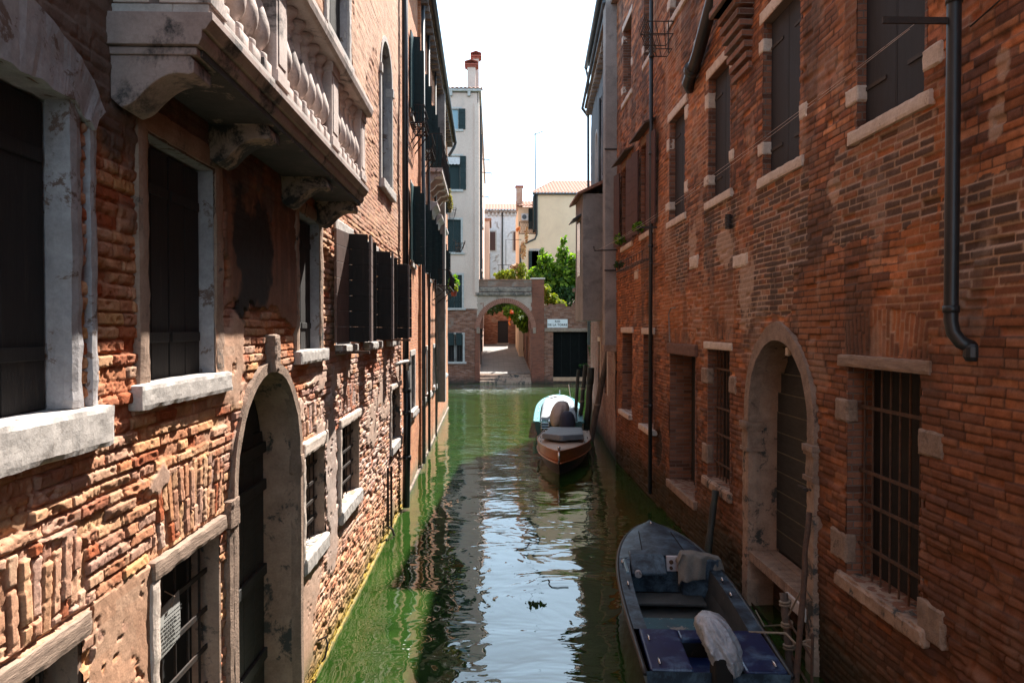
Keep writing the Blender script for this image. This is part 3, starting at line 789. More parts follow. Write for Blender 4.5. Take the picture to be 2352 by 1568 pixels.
# balcony doors
w = window_l(8.07, 9.2, 6.05, 8.9, .14)
mb = MB(WL1); mb.box(9.2, 9.33, -.1, .03, 6.05, 9.0, .06, .006); mb.box(7.94, 8.07, -.1, .03, 6.05, 9.0, .06, .006); mb.box(7.9, 9.38, -.1, .05, 6.88, 6.98); mb.build('jamb', m_white, w, rough=.004)
shutters_closed(WL1, w, 8.07, 9.2, 6.05, 8.9, -.13, m_wood_dk)
w = window_l(4.6, 6.4, 5.2, 7.9, .14)
for (a, b) in ((6.4, 6.53), (4.47, 4.6)): MB(WL1).box(a, b, -.1, .03, 5.2, 8.0).build('jamb', m_white, w)
shutters_closed(WL1, w, 4.6, 6.4, 5.2, 7.9, -.13, m_wood_dk)

# arched water door
u0, u1, zsg, zt = 5.13, 6.78, 2.43, 3.255
p = arch_path(u0, u1, -.2, zsg, zt)
mb = MB(WL1); mb.strip(p, -.34, .0); d_l = mb.build('water_door', m_warmstone, house_l)
po = arch_path(u0, u1, -.2, zsg, zt, grow=.085)
MB(WL1).frame(p, po, -.06, .030).build('door_frame', m_rstone, d_l, rough=.007)
mb = MB(WL1)
for k in range(6):
    a, b = u0 + (u1 - u0) * k / 6 + .005, u0 + (u1 - u0) * (k + 1) / 6 - .005
    zt_ = zsg + (zt - zsg) * math.sqrt(max(0, 1 - (max(abs(a - 5.955), abs(b - 5.955)) / .84) ** 2)) + .04
    mb.box(a, b, -.36, -.32, -.2, zt_)
mb.add([(q[0], -.345, q[1]) for q in p], [tuple(range(len(p)))])
for z in (.5, 1.3, 2.1, 2.45): mb.box(u0, u1, -.32, -.29, z, z + .10)
mb.build('door_leaf', m_door, d_l, bevel=.004, seg=1)
mb = MB(WL1); mb.box(5.88, 6.03, -.05, .075, 3.25, 3.56, .03, .008); mb.build('keystone', m_rstone, d_l, rough=.010, rscale=20)
for (a, b) in ((4.96, 5.14), (6.77, 6.89)):
    MB(WL1).box(a, b, -.08, .045, 2.22, 2.42, .035, .008).build('impost', m_rstone, d_l, rough=.006)
    MB(WL1).box(a + .02, b - .01, -.08, .026, -.2, 2.22, .05, .006).build('jamb', m_rstone, d_l, rough=.006)
# lower grilled windows
def low_l(u0, u1, z0, z1, ltop, sill=True, nv=5, zh=(), depth=.16, jamb=True, lw=.10, slope=0):
    w = reveal(WL1, u0, u1, z0, z1, depth + .05, m_warmstone, house_l)
    stone(WL1, w, u0 - .07, u1 + .06, -.12, .035, z1, ltop, m_rwhite if slope else m_oldwood, 'lintel', .007)
    if jamb:
        mb = MB(WL1); mb.box(u0 - .09, u0 + .0, -.1, .03, z0 - .05, z1, .035, .006); mb.build('jamb', m_rwhite, w, rough=.007)
    if sill: stone(WL1, w, u0 - .06, u1 + .05, -.15, .05, z0 - .18, z0, m_white, 'sill', .010, .04, .012)
    grille(WL1, w, u0, u1, z0, z1, -.10, nv, zh or [z0 + (z1 - z0) * q for q in (.2, .4, .6, .8)])
    mb = MB(WL1); mb.box(u0, u1, -depth - .045, -depth - .03, z0, z1); mb.build('pane', m_black, w)
    return w
low_l(2.2, 3.21, .95, 2.22, 2.33, nv=5)
wn_ = low_l(3.94, 4.85, .95, 2.24, 2.345, nv=5)
low_l(6.99, 7.86, 1.38, 2.36, 2.50, slope=1)
low_l(8.66, 9.88, 1.42, 2.41, 2.52, slope=1)
low_l(12.9, 14.2, 1.5, 2.5, 2.6, slope=1)
# balcony
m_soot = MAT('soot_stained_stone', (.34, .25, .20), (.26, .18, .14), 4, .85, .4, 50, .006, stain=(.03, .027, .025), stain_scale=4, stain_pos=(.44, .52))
bal = MB(WL1)
bal.extr([(0, 4.965), (.44, 4.965), (.455, 5.00), (.455, 5.035), (.475, 5.04), (.49, 5.065), (.505, 5.085), (.505, 5.12), (0, 5.12)], 'u', 3.48, 7.78)
m_balc_shade = MAT('shaded_balcony_stone', (.38, .285, .255), (.27, .20, .18), 4, .8, .45, 55, .006, stain=(.045, .038, .036), stain_scale=2.2, stain_pos=(.53, .62))  # darker copy of the balcony stone: shade painted in, black stains over it
balc = bal.build('balcony', m_balc_shade, house_l, bevel=.004)
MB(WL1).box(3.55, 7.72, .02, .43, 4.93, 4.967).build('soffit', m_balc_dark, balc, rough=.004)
for (a, b) in ((3.52, 3.74), (4.70, 4.92), (6.30, 6.52), (7.50, 7.72)):
    prof = [(0, 4.93), (.38, 4.93), (.40, 4.90), (.40, 4.845)]
    for k in range(11):
        q = k / 10; prof.append((.37 - .25 * q, 4.835 + .030 * math.sin(q * math.pi) - .125 * q ** 1.5))
    prof += [(.09, 4.69), (.05, 4.675), (0, 4.72)]
    mb = MB(WL1); mb.extr(prof, 'u', a, b); mb.box(a - .015, b + .015, 0, .42, 4.925, 4.962)
    mb.build('bracket', m_balc_shade if a < 4 else m_soot, balc, bevel=.006)
mb = MB(WL1)
mb.extr([(.28, 5.885), (.52, 5.885), (.545, 5.91), (.555, 5.955), (.555, 6.0), (.25, 6.0), (.25, 5.91)], 'u', 3.46, 7.80)
mb.extr([(-.01, 0), (.25, 0), (.25, .1), (-.01, .1)], 'u', 0, 0.001) if False else None
mb.box(3.46, 3.72, 0, .25, 5.885, 6.0); mb.box(7.55, 7.80, 0, .25, 5.885, 6.0)
mb.build('handrail', m_balc, balc, bevel=.008)
mb = MB(WL1); mb.box(3.52, 7.74, .30, .475, 5.12, 5.175); mb.box(3.52, 3.70, .0, .30, 5.12, 5.175); mb.box(7.56, 7.74, .0, .30, 5.12, 5.175)
mb.build('plinth', m_white, balc, bevel=.005)
for (a, b, c, d) in ((3.52, 3.72, .25, .475), (3.52, 3.70, .03, .18), (4.60, 4.84, .30, .475), (6.16, 6.42, .30, .475), (7.50, 7.74, .28, .475), (7.56, 7.72, .03, .2)):
    mb = MB(WL1); mb.box(a, b, c, d, 5.175, 5.885); mb.box(a - .01, b + .01, c - .01, d + .012, 5.80, 5.884); mb.box(a - .01, b + .01, c - .01, d + .012, 5.176, 5.25)
    mb.box(a + .04, b - .04, d, d + .006, 5.30, 5.75); mb.build('balustrade_pier', m_balc, balc, bevel=.006)
prof = [(.072, 0), (.072, .05), (.040, .055), (.036, .075), (.058, .095), (.082, .14), (.090, .19), (.084, .24), (.062, .31), (.040, .38), (.030, .44), (.030, .49), (.046, .505), (.046, .53), (.034, .54), (.038, .57), (.062, .60), (.070, .605), (.070, .635)]
for bay in ([3.83, 4.04, 4.25, 4.46], [4.95, 5.17, 5.39, 5.61, 5.83, 6.05], [6.53, 6.75, 6.97, 7.19, 7.40]):
    for u in bay:
        mb = MB(WL1); mb.lathe(u, .385, 5.245, prof, 18); mb.box(u - .075, u + .075, .305, .465, 5.175, 5.25)
        mb.build('baluster', m_balc, balc, smooth=True, bevel=.004)
# downpipe between the two left houses, ring, cables
mb = MB(WL1); mb.tube([(14.30, .10, 13), (14.32, .10, 2.9)], .062, 10)
mb.build('drainpipe', m_pipe, house_l, smooth=True)
mb = MB(WL1); mb.tube([(14.28, .12, 2.95), (14.28, .13, 1.9), (14.30, .10, .05)], .075, 10)
for z in (2.9, 2.35, 1.9, 1.0): mb.tube([(14.28, .12, z), (14.28, .12, z + .09)], .09, 10)
mb.build('drainpipe', m_pipe, house_l, smooth=True)
mb = MB(WL1); mb.tube([(13.2, .05, 2.95), (13.6, .10, 2.98), (14.1, .16, 2.98), (14.14, .16, 2.8)], .035, 8); mb.build('vent_pipe', m_white, house_l, smooth=True)
mb = MB(WL1); mb.tube([(12.2, .05, 1.25), (12.2, .05, .25), (12.35, .10, .15), (12.45, .12, .02)], .022, 6); mb.tube([(12.6, .05, 1.2), (12.6, .05, .1)], .022, 6)
mb.build('cable_pipe', m_iron, house_l)
tg = MB(WL1); tg.tube([(7.45, .02, .36), (7.45, .10, .40), (7.45, .12, .32), (7.45, .09, .18), (7.45, .06, .14)], .012, 6)
tag(tg.build('mooring_ring', m_iron, None, base=True), 'small iron mooring hook low on the left brick wall just above the water', 'mooring ring')
# the ledge at the waterline
mb = MB(WL1); mb.box(1.2, 14.5, -.05, .032, -.3, .035, .08, .012); mb.build('ledge', MAT('algae_ledge', (.30, .20, .02), (.08, .075, .02), 9, .7, .6, 40, .01), house_l, rough=.012)
# paper notice tied to the grille
def paper_notice():
    rows = []; n = 10
    for i in range(n + 1):
        r_ = []
        for j in range(n + 1):
            q, s_ = j / n, i / n
            r_.append(WL1.P(4.10 + .30 * q, -.072 + .003 * math.sin(q * 3) + .004 * math.sin(s_ * 4), 1.69 + .03 * q + .29 * s_))
        rows.append(r_)
    mb = MB(); mb.grid(rows)
    o = mb.build('paper_notice', MAT('notice_paper', (.34, .34, .32), (.27, .27, .26), 3, .8, 0), None, base=True)
    so = o.modifiers.new('thick', 'SOLIDIFY'); so.thickness = .002
    tag(o, 'white paper notice tied to the dark window grille low on the left wall', 'notice')
    t = MB(WL1)
    rnd = random.Random(4)
    for k in range(9):
        z = 1.93 - .024 * k; u = 4.14
        while u < 4.34:
            L_ = rnd.uniform(.012, .035); t.box(u, u + L_, -.048, -.046, z, z + .007); u += L_ + .009
    w_ = t.build('writing', m_black, None); w_.parent = o; w_.location = -o.location
    s_ = MB(WL1); s_.tube([(4.25, -.06, 1.96), (4.26, -.04, 2.02), (4.24, -.09, 2.06)], .004, 5)
    w2 = s_.build('string', m_oldwood, None); w2.parent = o; w2.location = -o.location
paper_notice()

# ================================================================== SECOND LEFT HOUSE
house_l2 = thing('canal_house', 'orange brick house beyond the left drainpipe with dark green shutters and iron balconies', 'house', (-1.95, 24, 0))
HL2 = []
rowY = [(2.0, 2.8), (4.4, 5.3), (7.0, 7.9), (9.3, 10.2), (12.2, 13.1), (15.2, 16.1)]
for (a, b) in rowY: HL2 += [(a, b, 5.15, 6.9), (a, b, 8.55, 10.3)]
lowY = [(1.75, 2.65), (4.3, 5.1), (6.3, 7.1), (8.9, 9.7), (12.3, 13.2), (15.2, 16.0)]
for (a, b) in lowY: HL2 += [(a, b, 1.75, 3.0)]
def flat_func(u, z):
    return (fbm(u * .9, z * .9, 201, 3) - .5) * .05 + .012 * (fbm(u * 7, z * 7, 202, 3) - .5), np.full((len(u), 3), .5)
wall_sheet('wall', house_l2, WL2, np.arange(0, 18.51, .09), np.arange(-.3, 12.1, .09), flat_func, HL2, m_brick_l2)
body(WL2, house_l2, 0.02, 18.5, 12.1, m_black, name='inner_wall')
MB(WL2).box(18.44, 18.5, -8, .0, -.3, 12.1).build('end_wall', m_brick_l2, house_l2)
for (a, b) in rowY:
    for (z0, z1, mat) in ((5.15, 6.9, m_sh_green), (8.55, 10.3, m_sh_green)):
        w = reveal(WL2, a, b, z0, z1, .14, m_frame, house_l2)
        stone(WL2, w, a - .12, b + .12, -.12, .06, z0 - .10, z0, m_white, 'sill', .003, .15)
        stone(WL2, w, a - .10, b + .10, -.05, .02, z1, z1 + .13, m_white, 'lintel', .003, .15)
        mb = MB(WL2); mb.box(a, b, -.12, -.11, z0, z1); mb.build('pane', m_glass, w)
        for (pa, pb, mt) in (((a - .40, .035), (a - .02, .05), m_sh_teal if a < 5 else mat), ((a - .01, .03), (a + .02, .22), mat), ((b - .02, .02), (b + .04, .24), mat), ((b + .06, .05), (b + .44, .07), mat)):
            A = Vector(WL2.P(pa[0], pa[1], z0 + .02)); B = Vector(WL2.P(pb[0], pb[1], z0 + .02)); d = B - A
            nrm = Vector((d.y, -d.x, 0)).normalized() * .03
            mb = MB(); leaf(mb, A, d, (0, 0, z1 - z0 - .03), nrm, 8, True, False); mb.build('shutter', mt, w)
for (a, b) in lowY:
    w = reveal(WL2, a, b, 1.75, 3.0, .20, m_frame, house_l2)
    mb = MB(WL2); mb.box(a - .12, a, -.1, .03, 1.75, 3.0); mb.box(b, b + .12, -.1, .03, 1.75, 3.0); mb.box(a - .14, b + .14, -.1, .035, 3.0, 3.13); mb.build('jamb', m_white, w, bevel=.008)
    mb = MB(WL2); mb.box(a - .2, b + .2, -.1, .09, 1.62, 1.75); mb.build('sill', m_white, w, bevel=.008)
    mb = MB(WL2); mb.box(a, b, -.18, -.17, 1.75, 3.0); mb.build('pane', m_black, w)
mb = MB(WL2); mb.box(0, 18.5, -.1, .025, 1.50, 1.58); mb.build('string_course', m_frame, house_l2)
mb = MB(WL2); mb.box(0, 18.5, -.1, .05, -.3, .05); mb.build('ledge', m_band, house_l2, bevel=.01)
for u, d_ in ((11.2, .28),):
    MB(WL2).box(u, u + .55, -.1, d_, 1.0, 13.2).build('chimney_flue', m_concrete, house_l2, bevel=.01)
MB(WL2).box(17.5, 18.0, -.6, -.05, 12.2, 14.2).build('chimney', m_concrete, house_l2, bevel=.01)
MB(WL2).box(3.9, 4.05, -.1, .07, .1, 12.1).build('pilaster', m_brick_l2, house_l2)
for (u, r_, mt) in ((4.2, .055, m_copper), (6.1, .04, m_pipe), (9.0, .03, m_pipe)):
    mb = MB(WL2); mb.tube([(u, .10, 12.0), (u, .10, .1)], r_, 8); mb.build('drainpipe', mt, house_l2, smooth=True)
mb = MB(WL2); mb.box(0, 18.6, -8, .18, 12.1, 12.2); mb.box(0, 18.6, -8, .30, 12.2, 12.3)
mb.build('cornice', m_band, house_l2)
for k in range(40):
    u = .25 + k * .46
    MB(WL2).box(u, u + .16, -.05, .26, 11.93, 12.1).build('modillion', m_band, house_l2, bevel=.02)
mb = MB(WL2); mb.tube([(-.1, .36, 12.28), (9, .36, 12.25), (18.6, .36, 12.22), (18.62, .30, 12.0), (18.6, .06, 11.6)], .07, 8); mb.build('gutter', m_copper, house_l2, smooth=True)
def iron_balcony(w, root, a, b, z, proj, h, slab, mat=m_iron):
    mb = MB(w)
    if slab: mb.box(a, b, 0, proj, z - .12, z)
    else: mb.box(a, b, 0, .02, z, z + .02)
    bc = mb.build('balcony', m_balc if slab else mat, root, bevel=.008)
    mb = MB(w); n = int((b - a) / .11)
    for k in range(n + 1):
        u = a + (b - a) * k / n; mb.tube([(u, proj - .03, z), (u, proj + .03, z + h * .35), (u, proj - .03, z + h)], .009, 5)
    for k in range(5):
        d = proj * k / 5
        for u in (a, b): mb.tube([(u, d, z), (u, d, z + h)], .009, 5)
    for zz in (z + .02, z + h): mb.tube([(a, 0, zz), (a, proj, zz), (b, proj, zz), (b, 0, zz)], .014, 6)
    if not slab:
        for k in range(9): mb.tube([(a + (b - a) * k / 8, 0, z), (a + (b - a) * k / 8, proj, z)], .010, 5)
        for q in (.33, .66): mb.tube([(a, proj * q, z), (b, proj * q, z)], .010, 5)
    mb.build('railing', mat, bc)
    if slab:
        k = 0; u = a + .1
        while u < b - .1:
            prof = [(0, z - .12), (proj * .9, z - .12), (proj * .9, z - .22), (proj * .5, z - .27), (proj * .2, z - .42), (0, z - .48)]
            MB(w).extr(prof, 'u', u, u + .2).build('bracket', m_balc, bc, bevel=.01); u += 1.0
    else:
        for u in (a + .05, (a + b) / 2, b - .05): MB(w).tube([(u, 0, z - .45), (u, proj, z)], .016, 6).build('bracket', mat, bc)
iron_balcony(WL2, house_l2, 6.6, 10.9, 8.35, .45, 1.0, True)
iron_balcony(WL2, house_l2, 8.8, 13.6, 5.0, .55, .55, False)
iron_balcony(WL2, house_l2, 1.9, 3.0, 8.3, .32, .42, False)
iron_balcony(WL2, house_l2, 4.3, 5.5, 8.3, .32, .42, False)
for k, (a, b) in enumerate(((7.0, 7.9), (9.3, 10.2), (12.2, 13.1))):
    MB(WL2).extr([(0, 7.05), (.12, 7.05), (.18, 7.2), (.3, 7.3), (.3, 7.38), (0, 7.42)], 'u', a - .25, b + .25).build('window_hood', m_balc, house_l2, bevel=.01)
def potted(name, label, cat_, w, u, d, z, size, lsize, n, mat, group=None, seed=1, pot=True):
    t = thing(name, label, cat_, w.P(u, d, z), group)
    if pot: MB(w).lathe(u, d, z, [(.09, 0), (.12, .16), (.13, .17), (.13, .2)], 12).build('pot', m_tile_red, t)
    p = w.P(u, d, z + .18 + size[2] * .8)
    leaves('foliage', [(p, size), ((p[0], p[1], p[2] - size[2] * .3), (size[0] * 1.2, size[1] * 1.2, size[2] * .5))], n, lsize, mat, t, seed)
    mb = MB(w)
    for k in range(5):
        a = k * 1.3; mb.tube([(u, d, z + .1), (u + math.cos(a) * size[1] * .5, d + math.sin(a) * size[0] * .5, z + .2 + size[2])], [.012, .004], 5)
    mb.build('stem', m_bark, t)
    return t
potted('potted_plant', 'leafy green plant at the outer corner of the low iron balcony on the left', 'plant', WL2, 13.2, .50, 5.02, (.20, .26, .30), .13, 240, m_leaf, seed=5)
potted('potted_plant', 'yellowish trailing plant spilling over the low iron balcony on the left', 'plant', WL2, 12.4, .55, 4.86, (.14, .28, .22), .10, 160, m_leaf_y, seed=6)
potted('hanging_plant', 'dry pale trailing plant hanging off the high iron balcony on the left', 'plant', WL2, 10.6, .50, 7.6, (.08, .16, .42), .09, 260, m_leaf_dry, seed=7, pot=False)
def basket(label, w, u, d, z, s=.35, name='iron_basket', group=None):
    t = thing(name, label, 'flower basket', w.P(u, d, z), group)
    mb = MB(w)
    for zz, r_ in ((z, .6), (z + s * .4, .9), (z + s * .75, 1.0)):
        q = s * r_ * .5; mb.tube([(u - q, d, zz), (u - q, d + q * 1.6, zz), (u + q, d + q * 1.6, zz), (u + q, d, zz), (u - q, d, zz)], .010, 5)
    for k in range(7):
        x = -.5 + k / 6; mb.tube([(u + x * s * .6, d + .8 * s * .6, z), (u + x * s, d + .8 * s, z + s * .75), (u + x * s, d + .8 * s + .03, z + s * .95)], .008, 5)
    for x in (-.5, .5):
        for y in (.3, .55): mb.tube([(u + x * s * .6, d + y * s * .6, z), (u + x * s, d + y * s, z + s * .75)], .008, 5)
    mb.tube([(u, d - .1, z + s), (u, d + .02, z + s), (u, d + .02, z)], .012, 5)
    mb.build('cage', m_iron, t); return t
basket('empty black wrought iron flower basket hung from the far end of the left houses', WL2, 16.9, .42, 7.0, .5)

# ================================================================== RIGHT FRONT HOUSE
house_r = thing('canal_house', 'shaded red brick house on the right with dark shutters and an arched water door', 'house', (3.36, 11, 0))
HR = [(5.52, 6.55, 5.45, 7.60), (7.78, 8.86, 5.50, 7.41), (10.11, 11.13, 5.60, 7.50), (12.5, 13.6, 5.66, 7.55), (15.0, 16.2, 5.75, 7.72), (17.3, 18.6, 5.75, 7.72),
      (17.4, 18.5, 9.45, 11.3), (15.0, 15.9, 9.5, 11.1), (12.45, 13.6, 9.45, 11.1),
      (7.40, 9.24, .05, 3.52, 2.55), (5.51, 6.68, 1.28, 3.25), (10.04, 11.1, 1.30, 3.30), (11.8, 13.5, .75, 3.15), (14.9, 15.9, 1.5, 3.50), (17.2, 18.5, 1.54, 3.52)]
us = cat((3, 4.3, .04), (4.3, 7, .0135), (7, 10, .021), (10, 14, .038), (14, 19.51, .07))
zs = cat((-.3, 5.8, .0115), (5.8, 9, .017), (9, 12.46, .03))
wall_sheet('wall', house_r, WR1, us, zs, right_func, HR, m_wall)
body(WR1, house_r, 2.95, 19.5, 12.45, m_black, name='inner_wall')
MB(WR1).box(-7, 3.0, -8, 0, -.5, 12.45).build('rear_wall', m_brick_r2, house_r)
MB(WR1).box(-7, 19.5, -8, .16, 12.45, 12.55).build('eave', m_band, house_r)

def win_r(u0, u1, z0, z1, depth, mat, quoins=(), lintel=.16, sill=.13, closed=True, lmat=None, bat=True):
    w = reveal(WR1, u0, u1, z0, z1, depth, m_brick_in, house_r)
    if sill: stone(WR1, w, u0 - .12, u1 + .12, -depth, .035, z0 - sill, z0 - .004, m_rwhite, 'sill', .004, .05, .006)
    if lintel: stone(WR1, w, u0 - .12, u1 + .12, -.08, .012, z1 + .002, z1 + lintel, lmat or m_rwhite, 'lintel', .004, .05, .006)
    for (a, b, c, d) in quoins: stone(WR1, w, a, b, -.12 if (abs(b - u0) < .05 or abs(a - u1) < .05) else -.03, .012, c, d, m_rwhite, 'quoin_stone', .006, .04, .010)
    if closed:
        mid = (u0 + u1) / 2
        for (a, b) in ((u0 + .004, mid - .003), (mid + .003, u1 - .004)):
            mb = MB(WR1); mb.box(a, b, -depth + .0, -depth + .035, z0, z1 - .01)
            mb.box(a + .02, a + .026, -depth + .035, -depth + .037, z0, z1 - .02)
            o = mb.build('shutter', mat, w, bevel=.003, seg=1)
            if bat:
                for q in (.16, .82):
                    ir = MB(WR1); ir.box(a + (.0 if a < mid - .1 else .16), b - (.16 if a < mid - .1 else 0), -depth + .037, -depth + .047, z0 + (z1 - z0) * q, z0 + (z1 - z0) * q + .035)
                    ir.build('strap_hinge', m_iron, w)
    return w
win_r(5.52, 6.55, 5.45, 7.60, .12, m_sh_black, [(6.53, 6.76, 5.70, 5.86), (5.30, 5.54, 5.60, 5.78)])
win_r(7.78, 8.86, 5.50, 7.41, .14, m_sh_black, [(8.84, 9.02, 5.78, 5.94), (8.84, 9.0, 7.05, 7.22), (7.60, 7.80, 5.88, 6.06), (7.62, 7.80, 7.24, 7.48)])
win_r(10.11, 11.13, 5.60, 7.50, .15, m_sh_black, [(11.11, 11.34, 5.86, 6.02), (11.12, 11.3, 7.05, 7.30), (9.95, 10.13, 5.98, 6.14), (9.95, 10.13, 7.2, 7.4)])
win_r(12.5, 13.6, 5.66, 7.55, .15, m_sh_black, [(13.58, 13.86, 5.88, 6.04), (13.6, 13.80, 7.02, 7.25), (12.30, 12.52, 5.98, 6.2), (12.3, 12.52, 7.25, 7.5)])
for (u0, u1) in ((15.0, 16.2), (17.3, 18.6)):
    w = win_r(u0, u1, 5.75, 7.72, .12, m_sh_red, lintel=0, closed=True, bat=False)
    for (pa, pb) in (((u0 - .50, .05), (u0 - .02, .12)), ((u1 + .02, .05), (u1 + .42, .12))):
        A = Vector(WR1.P(pa[0], pa[1], 5.78)); B = Vector(WR1.P(pb[0], pb[1], 5.78)); d = B - A
        mb = MB(); leaf(mb, A, d, (0, 0, 1.9), Vector((-d.y, d.x, 0)).normalized() * .03, 7, True, False); mb.build('shutter', m_sh_red, w)
    mb = MB(WR1); mb.extr([(0, 7.96), (.24, 7.86), (.24, 7.90), (0, 8.01)], 'u', u0 - .25, u1 + .25); mb.build('window_hood', m_rust, w)
    stone(WR1, w, u0 - .05, u1 + .05, -.05, .01, 7.74, 7.9, m_oldwood, 'lintel', .003)
win_r(17.4, 18.5, 9.45, 11.3, .3, m_sh_black, [(18.5, 18.75, 9.7, 9.9), (17.2, 17.42, 10.0, 10.2), (18.5, 18.7, 11.0, 11.2)])
win_r(15.0, 15.9, 9.5, 11.1, .3, m_sh_black, [(15.9, 16.15, 9.75, 9.95)])
win_r(12.45, 13.6, 9.45, 11.1, .3, m_sh_black, [(13.58, 13.8, 9.7, 9.9)])
# loose inserted stones
for (a, b, c, d) in ((11.35, 11.95, 8.30, 8.42), (16.3, 16.75, 8.05, 8.22), (11.65, 12.15, 4.62, 4.84), (9.35, 9.95, 4.44, 4.63), (16.5, 16.95, 4.78, 5.0), (8.05, 8.13, 3.30, 3.40)):
    mb = MB(WR1); mb.box(a, b, -.05, .016, c, d, .04, .012); mb.build('inserted_stone', m_rwhite, house_r, rough=.010)
mb = MB(WR1); mb.lathe(6.1, .0, 4.85, [(.05, 0), (.06, .04)], 8)
# grilled ground windows
def grille_win_r(u0, u1, z0, z1, nv, zh, wood=True, quoins=(), sill=.15):
    w = reveal(WR1, u0, u1, z0, z1, .30, m_brick_in, house_r)
    stone(WR1, w, u0 - .14, u1 + .16, -.2, .03, z1 + .0, z1 + .115, m_oldwood if wood else m_rwhite, 'lintel', .005, .05, .006)
    stone(WR1, w, u0 - .12, u1 + .14, -.26, .06, z0 - sill, z0, m_warmstone, 'sill', .014, .04, .02)
    for q in quoins: stone(WR1, w, q[0], q[1], -.1, .022, q[2], q[3], m_rstone, 'quoin_stone', .008, .04, .012)
    grille(WR1, w, u0, u1, z0, z1, -.13, nv, zh, .010, m_rust)
    mb = MB(WR1)
    for k in range(4):
        a = u0 + (u1 - u0) * k / 4; mb.box(a + .004, a + (u1 - u0) / 4 - .004, -.29, -.255, z0, z1)
    mb.build('shutter', m_wood_dk, w, bevel=.003, seg=1)
    return w
grille_win_r(5.51, 6.68, 1.28, 3.25, 8, [2.88, 2.28, 1.98, 1.58], True, [(6.66, 6.9, 2.72, 2.94), (5.22, 5.53, 2.62, 2.83), (6.66, 6.98, 1.38, 1.66), (5.2, 5.53, 1.20, 1.50)])
grille_win_r(10.04, 11.1, 1.30, 3.30, 7, [3.0, 2.4, 2.0, 1.55], False, [(11.08, 11.4, 2.75, 3.0), (9.75, 10.06, 2.7, 2.95), (11.08, 11.35, 1.5, 1.8)])
for (u0, u1, z0, z1) in ((14.9, 15.9, 1.5, 3.5), (17.2, 18.5, 1.54, 3.52)):
    w = reveal(WR1, u0, u1, z0, z1, .32, m_brick_in, house_r)
    stone(WR1, w, u0 - .12, u1 + .12, -.1, .03, z1, z1 + .14, m_rwhite, 'lintel', .004, .06)
    stone(WR1, w, u0 - .1, u1 + .1, -.3, .10, z0 - .12, z0, m_rwhite, 'sill', .006, .06)
    MB(WR1).box(u0, u1, -.31, -.30, z0, z1).build('pane', m_black, w)
# brick-lined doorway
w = reveal(WR1, 11.8, 13.5, .75, 3.15, .45, m_brick_in, house_r, 'doorway')
stone(WR1, w, 11.7, 13.62, -.2, .04, 3.15, 3.35, MAT('lintel_board', (.16, .075, .05), (.10, .05, .035), 5, .85, .5, 20, .008, stretch=(1, 1, 5)), 'lintel', .005)
stone(WR1, w, 11.7, 13.6, -.40, .05, .60, .75, m_rstone, 'doorstep', .010)
MB(WR1).box(11.8, 13.5, -.44, -.42, .75, 3.15).build('door_leaf', m_door, w)
MB(WR1).box(12.9, 13.0, -.41, -.33, .75, 3.15).build('door_post', m_wood_dk, w)
# arched water door
u0, u1, zsg, zt = 7.44, 9.20, 2.55, 3.49
p = arch_path(u0, u1, -.3, zsg, zt, 24)
mb = MB(WR1); mb.strip(p, -.38, .0); d_r = mb.build('water_door', m_warmstone, house_r)
po = arch_path(u0, u1, 2.40, zsg, zt, 24, .15); pi_ = arch_path(u0, u1, 2.40, zsg, zt, 24, -.01)
po = [(a + (0), b + .06 * max(0, 1 - abs(a - 8.32) / .5)) for a, b in po]
MB(WR1).frame(pi_, po, -.10, .045).build('arch_surround', m_rstone, d_r, rough=.010, rscale=14)
for (a, b) in ((u1 - .02, u1 + .20), (u0 - .17, u0 + .02)):
    mb = MB(WR1); mb.box(a, b, -.14, .06, 2.05, 2.30, .03, .006); mb.box(a - .03, b + .03, -.16, .09, 2.32, 2.40, .03, .006); mb.box(a - .015, b + .015, -.15, .075, 2.29, 2.33); mb.box(a - .02, b + .02, -.15, .075, 2.02, 2.07)
    mb.build('capital', m_rstone, d_r, rough=.005)
    mb = MB(WR1); mb.box(a, b, -.12, .05, -.3, 2.03, .05, .010); mb.build('jamb', m_warmstone, d_r, rough=.009, rscale=16)
mb = MB(WR1); mb.add([(q[0], -.375, q[1]) for q in p], [tuple(range(len(p)))])
for k in range(11):
    z0_ = .75 + k * .255; z1_ = z0_ + .243; zz = max(z1_, z0_)
    hw = .88 if zz < zsg else .88 * math.sqrt(max(0.0, 1 - ((zz - zsg) / .96) ** 2))
    if hw > .1: mb.box(8.32 - hw, 8.32 + hw, -.375, -.34, z0_, z1_)
dl = mb.build('door_leaf', m_door, d_r, bevel=.004, seg=1)
mb = MB(WR1)
for k in range(9):
    z = .745 + (k + 1) * .255; hw = .87 if z < zsg else .87 * math.sqrt(max(0.0, 1 - ((z - zsg) / .96) ** 2))
    mb.box(8.32 - hw, 8.32 + hw, -.341, -.336, z - .008, z + .004)
mb.build('door_batten', MAT('batten_edge', (.14, .13, .09), (.09, .085, .06), 8, .8, 0), d_r)
mb = MB(WR1)
for k in range(9):
    for j in range(3):
        a = 7.46 + k * .193; mb.box(a, a + .187, -.34 + j * .125, -.34 + j * .125 + .120, .60, .725 - .006 * (j % 2))
mb.build('doorstep', m_rstone, d_r, bevel=.004, seg=1, rough=.003)
MB(WR1).box(7.45, 9.19, -.376, -.30, -.3, .60).build('footing', m_brick_in, d_r)
MB(WR1).box(7.43, 7.95, .02, .06, .50, .64).build('doorstep_edge', m_white, d_r, bevel=.006)
sg = MB(WR1); sg.box(7.98, 8.20, -.335, -.328, 2.20, 2.46)
sgo = tag(sg.build('door_notice', MAT('faded_notice', (.10, .10, .095), (.075, .075, .07), 9, .8, 0), None, base=True), 'small faded square notice fixed on the dark arched water door', 'notice')
